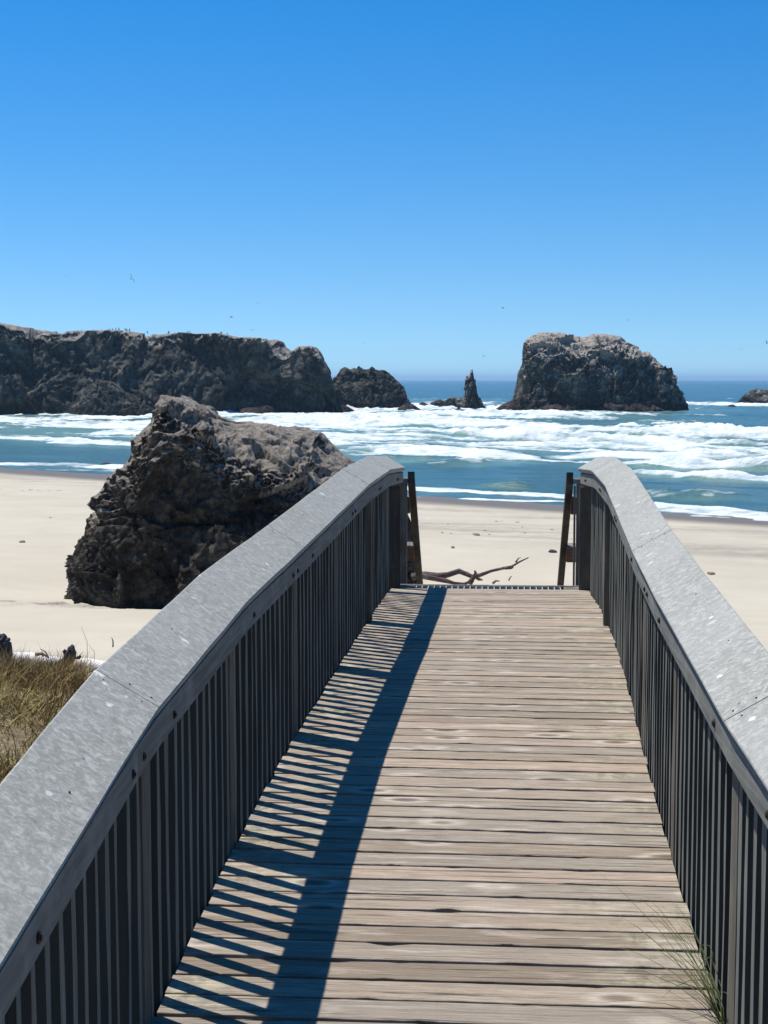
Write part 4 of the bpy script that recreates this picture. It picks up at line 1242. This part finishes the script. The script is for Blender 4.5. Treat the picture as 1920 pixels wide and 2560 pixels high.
# grass tuft poking through the right railing
def blade(px0, py0, Y0, px1, py1, Y1, r, name='blade'):
    a, b = at_Y(px0, py0, Y0), at_Y(px1, py1, Y1)
    m_ = (a + b) / 2 + Vector((.012, 0, .035))
    return ([a, (a * .55 + m_ * .45) + Vector((.004, 0, .008)), m_, b * .6 + m_ * .4 + Vector((0, 0, .01)), b], [r, r * .95, r * .8, r * .55, r * .2])
rt = at_Y(1860, 2640, 4.35)
tuft = empty('grass_tuft', rt)
tag(tuft, 'thin green beach grass tuft arching over the deck at lower right', 'grass tuft')
BL = [(1802, 2555, 4.40, 1545, 2288, 4.62), (1808, 2562, 4.36, 1612, 2360, 4.5), (1800, 2540, 4.42, 1655, 2452, 4.45), (1806, 2566, 4.35, 1500, 2508, 4.4), (1798, 2545, 4.45, 1500, 2183, 4.9), (1805, 2550, 4.4, 1615, 2240, 4.85), (1795, 2545, 4.5, 1680, 2290, 4.8), (1800, 2560, 4.4, 1630, 2285, 4.8), (1790, 2530, 4.5, 1672, 2375, 4.6), (1815, 2570, 4.35, 1690, 2260, 4.8), (1775, 2460, 4.6, 1653, 2496, 4.5), (1765, 2430, 4.7, 1700, 2300, 4.9), (1760, 2420, 4.7, 1752, 2370, 4.8), (1782, 2410, 4.65, 1748, 2372, 4.72), (1782, 2404, 4.65, 1738, 2438, 4.6), (1800, 2560, 4.4, 1560, 2420, 4.45), (1880, 2580, 4.3, 1790, 2480, 4.45), (1808, 2562, 4.35, 1735, 2390, 4.6), (1795, 2550, 4.4, 1700, 2340, 4.7), (1815, 2575, 4.3, 1650, 2320, 4.75), (1800, 2555, 4.4, 1720, 2455, 4.45), (1812, 2570, 4.33, 1760, 2440, 4.5)]
rb_ = random.Random(4)
for _ in range(7):
    bd = list(BL[rb_.randrange(22)])
    bd[3] += rb_.uniform(-45, 70); bd[4] += rb_.uniform(-30, 90); bd[0] += rb_.uniform(-8, 12); bd[5] += rb_.uniform(-.1, .05)
    BL.append(tuple(bd))
for i, bd in enumerate(BL):
    pts, rad = blade(*bd, rb_.uniform(.0010, .0019))
    me = tube_mesh('blade', [([p - rt for p in pts], rad)], 5)
    at = me.attributes.new('tone', 'FLOAT', 'POINT')
    at.data.foreach_set('value', np.full(len(me.vertices), rb_.random(), np.float32))
    link('blade', me, M['blade'], tuft)
    if rb_.random() < .8:   # lower part of the blade down to the ground beside the bridge
        a = pts[0]
        g0 = Vector((a.x + rb_.uniform(.10, .25), a.y - rb_.uniform(.0, .15), zd_of(4.3) - .45))
        me = tube_mesh('blade', [([a - rt, (a + g0) / 2 - rt + Vector((.02, 0, .03)), g0 - rt], [rad[0], rad[0], rad[0]])], 5)
        at = me.attributes.new('tone', 'FLOAT', 'POINT')
        at.data.foreach_set('value', np.full(len(me.vertices), .4, np.float32))
        link('blade', me, M['blade'], tuft)

# ------------------------------------------------------------------ haze
hz_m = bpy.data.materials.new('sea_haze'); hz_m.use_nodes = True
ht = hz_m.node_tree; ht.nodes.clear()
ho = ht.nodes.new('ShaderNodeOutputMaterial'); hv = ht.nodes.new('ShaderNodeVolumePrincipled')
hv.inputs['Color'].default_value = (0.50, 0.78, 1.0, 1)
hv.inputs['Density'].default_value = 0.00013
hv.inputs['Anisotropy'].default_value = 0.2
ht.links.new(hv.outputs[0], ho.inputs['Volume'])
hb = link('haze', box_mesh('haze', (-24000, -60, -30), (24000, 24000, 48), 0), hz_m)
tag(hb, 'thin blue sea haze in the air over beach and sea', kind='stuff')

# ------------------------------------------------------------------ birds
def bird_mesh(name, flap, span=1.0):
    """small gull in flight: spindle body, two bent wings, tail"""
    bm = bmesh.new()
    secs = [(-.24, .01), (-.14, .05), (0, .07), (.12, .055), (.2, .035), (.26, .008)]
    rings = []
    for x, r in secs:
        rings.append([bm.verts.new((r * math.cos(a), x, r * math.sin(a))) for a in [k * math.pi / 3 for k in range(6)]])
    for a, b in zip(rings[:-1], rings[1:]):
        for j in range(6): bm.faces.new((a[j], a[(j + 1) % 6], b[(j + 1) % 6], b[j]))
    bm.faces.new(rings[0]); bm.faces.new(rings[-1])
    for s in (-1, 1):
        pts = [(0, 0), (.22 * span, flap * .22), (.6 * span, flap * .10 - .02)]
        ch = [.16, .14, .03]
        up = [bm.verts.new((s * (.03 + x), ch[i] / 2 + .02 * i * -1, z + .04 + .008)) for i, (x, z) in enumerate(pts)] + [bm.verts.new((s * (.03 + x), -ch[i] / 2 - .04 * i, z + .04 + .008)) for i, (x, z) in enumerate(pts)]
        lo = [bm.verts.new(v.co - Vector((0, 0, .016))) for v in up]
        for q in ((0, 1, 4, 3), (1, 2, 5, 4)):
            bm.faces.new([up[i] for i in q]); bm.faces.new([lo[i] for i in q][::-1])
        for a, b in ((0, 1), (1, 2), (2, 5), (5, 4), (4, 3), (3, 0)):
            bm.faces.new((up[a], up[b], lo[b], lo[a]))
    me = bm_mesh(name, bm, 0, False); me.materials.append(M['bird'])
    return me
BM_ = [bird_mesh('flying_bird', f) for f in (1.2, -.4, .5)]
labs = {0: 'largest dark bird flying high over the headland, wings raised'}
for i, (px, py, Y, rz, ry) in enumerate([(327, 697, 150, .5, 1.1), (165, 691, 260, 0, 0), (578, 793, 190, 1.0, .2), (631, 827, 200, .3, 0), (645, 758, 260, .6, 0), (1209, 890, 240, .5, .3), (1257, 771, 260, 1.0, 0), (1570, 800, 230, .3, -.2), (1852, 874, 260, 0, 0), (1917, 858, 160, .4, .4), (910, 857, 260, .2, 0), (590, 832, 280, 0, 0)]):
    p = at_Y(px, py, Y)
    o = link('flying_bird', BM_[i % 3], None, None, p, (0, ry, rz))
    s = 0.75
    o.scale = (s, s, s)
    if i == 0: tag(o, labs[0], 'bird', 'birds flying over the sea')
    else: tag(o, 'tiny distant seabird gliding against the blue sky', 'bird', 'birds flying over the sea')
def perched_mesh():
    bm = bmesh.new()
    secs = [(-.02, 0, .04), (.06, .02, .10), (.2, .03, .13), (.36, .0, .10), (.46, .0, .05), (.53, .02, .055), (.58, .03, .02)]
    rings = []
    for z, x, r in secs:
        rings.append([bm.verts.new((x + r * math.cos(a), r * math.sin(a), z)) for a in [k * math.pi / 3 for k in range(6)]])
    for a, b in zip(rings[:-1], rings[1:]):
        for j in range(6): bm.faces.new((a[j], a[(j + 1) % 6], b[(j + 1) % 6], b[j]))
    bm.faces.new(rings[0]); bm.faces.new(rings[-1])
    v = [bm.verts.new(c) for c in ((.06, -.02, .53), (.06, .02, .53), (.16, 0, .52), (.06, 0, .56))]
    bm.faces.new((v[0], v[1], v[2])); bm.faces.new((v[1], v[3], v[2])); bm.faces.new((v[3], v[0], v[2]))
    me = bm_mesh('perched_bird', bm, 0, True); me.materials.append(M['bird'])
    return me
PBM = perched_mesh()
hco = np.zeros(len(headland.data.vertices) * 3, np.float32); headland.data.vertices.foreach_get('co', hco); hco = hco.reshape(-1, 3)
for px in (207, 213, 243, 262, 300, 307, 315, 322, 338, 345, 352, 392, 440, 444, 490, 497, 505, 540, 557, 560, 572):
    p = at_Y(px, 838, 289)
    sel = np.abs(hco[:, 0] - p.x) < .8
    zt = hco[sel][:, 2].max(); yt = hco[sel][hco[sel][:, 2].argmax(), 1]
    o = link('perched_bird', PBM, None, None, (p.x, float(yt) - .2, float(zt) - .05), (0, 0, rs.uniform(0, 6)))
    s = rs.uniform(.6, .95); o.scale = (s, s, s)
    tag(o, 'tiny dark seabird perched along the flat top of the headland', 'bird', 'seabirds perched on the headland top')
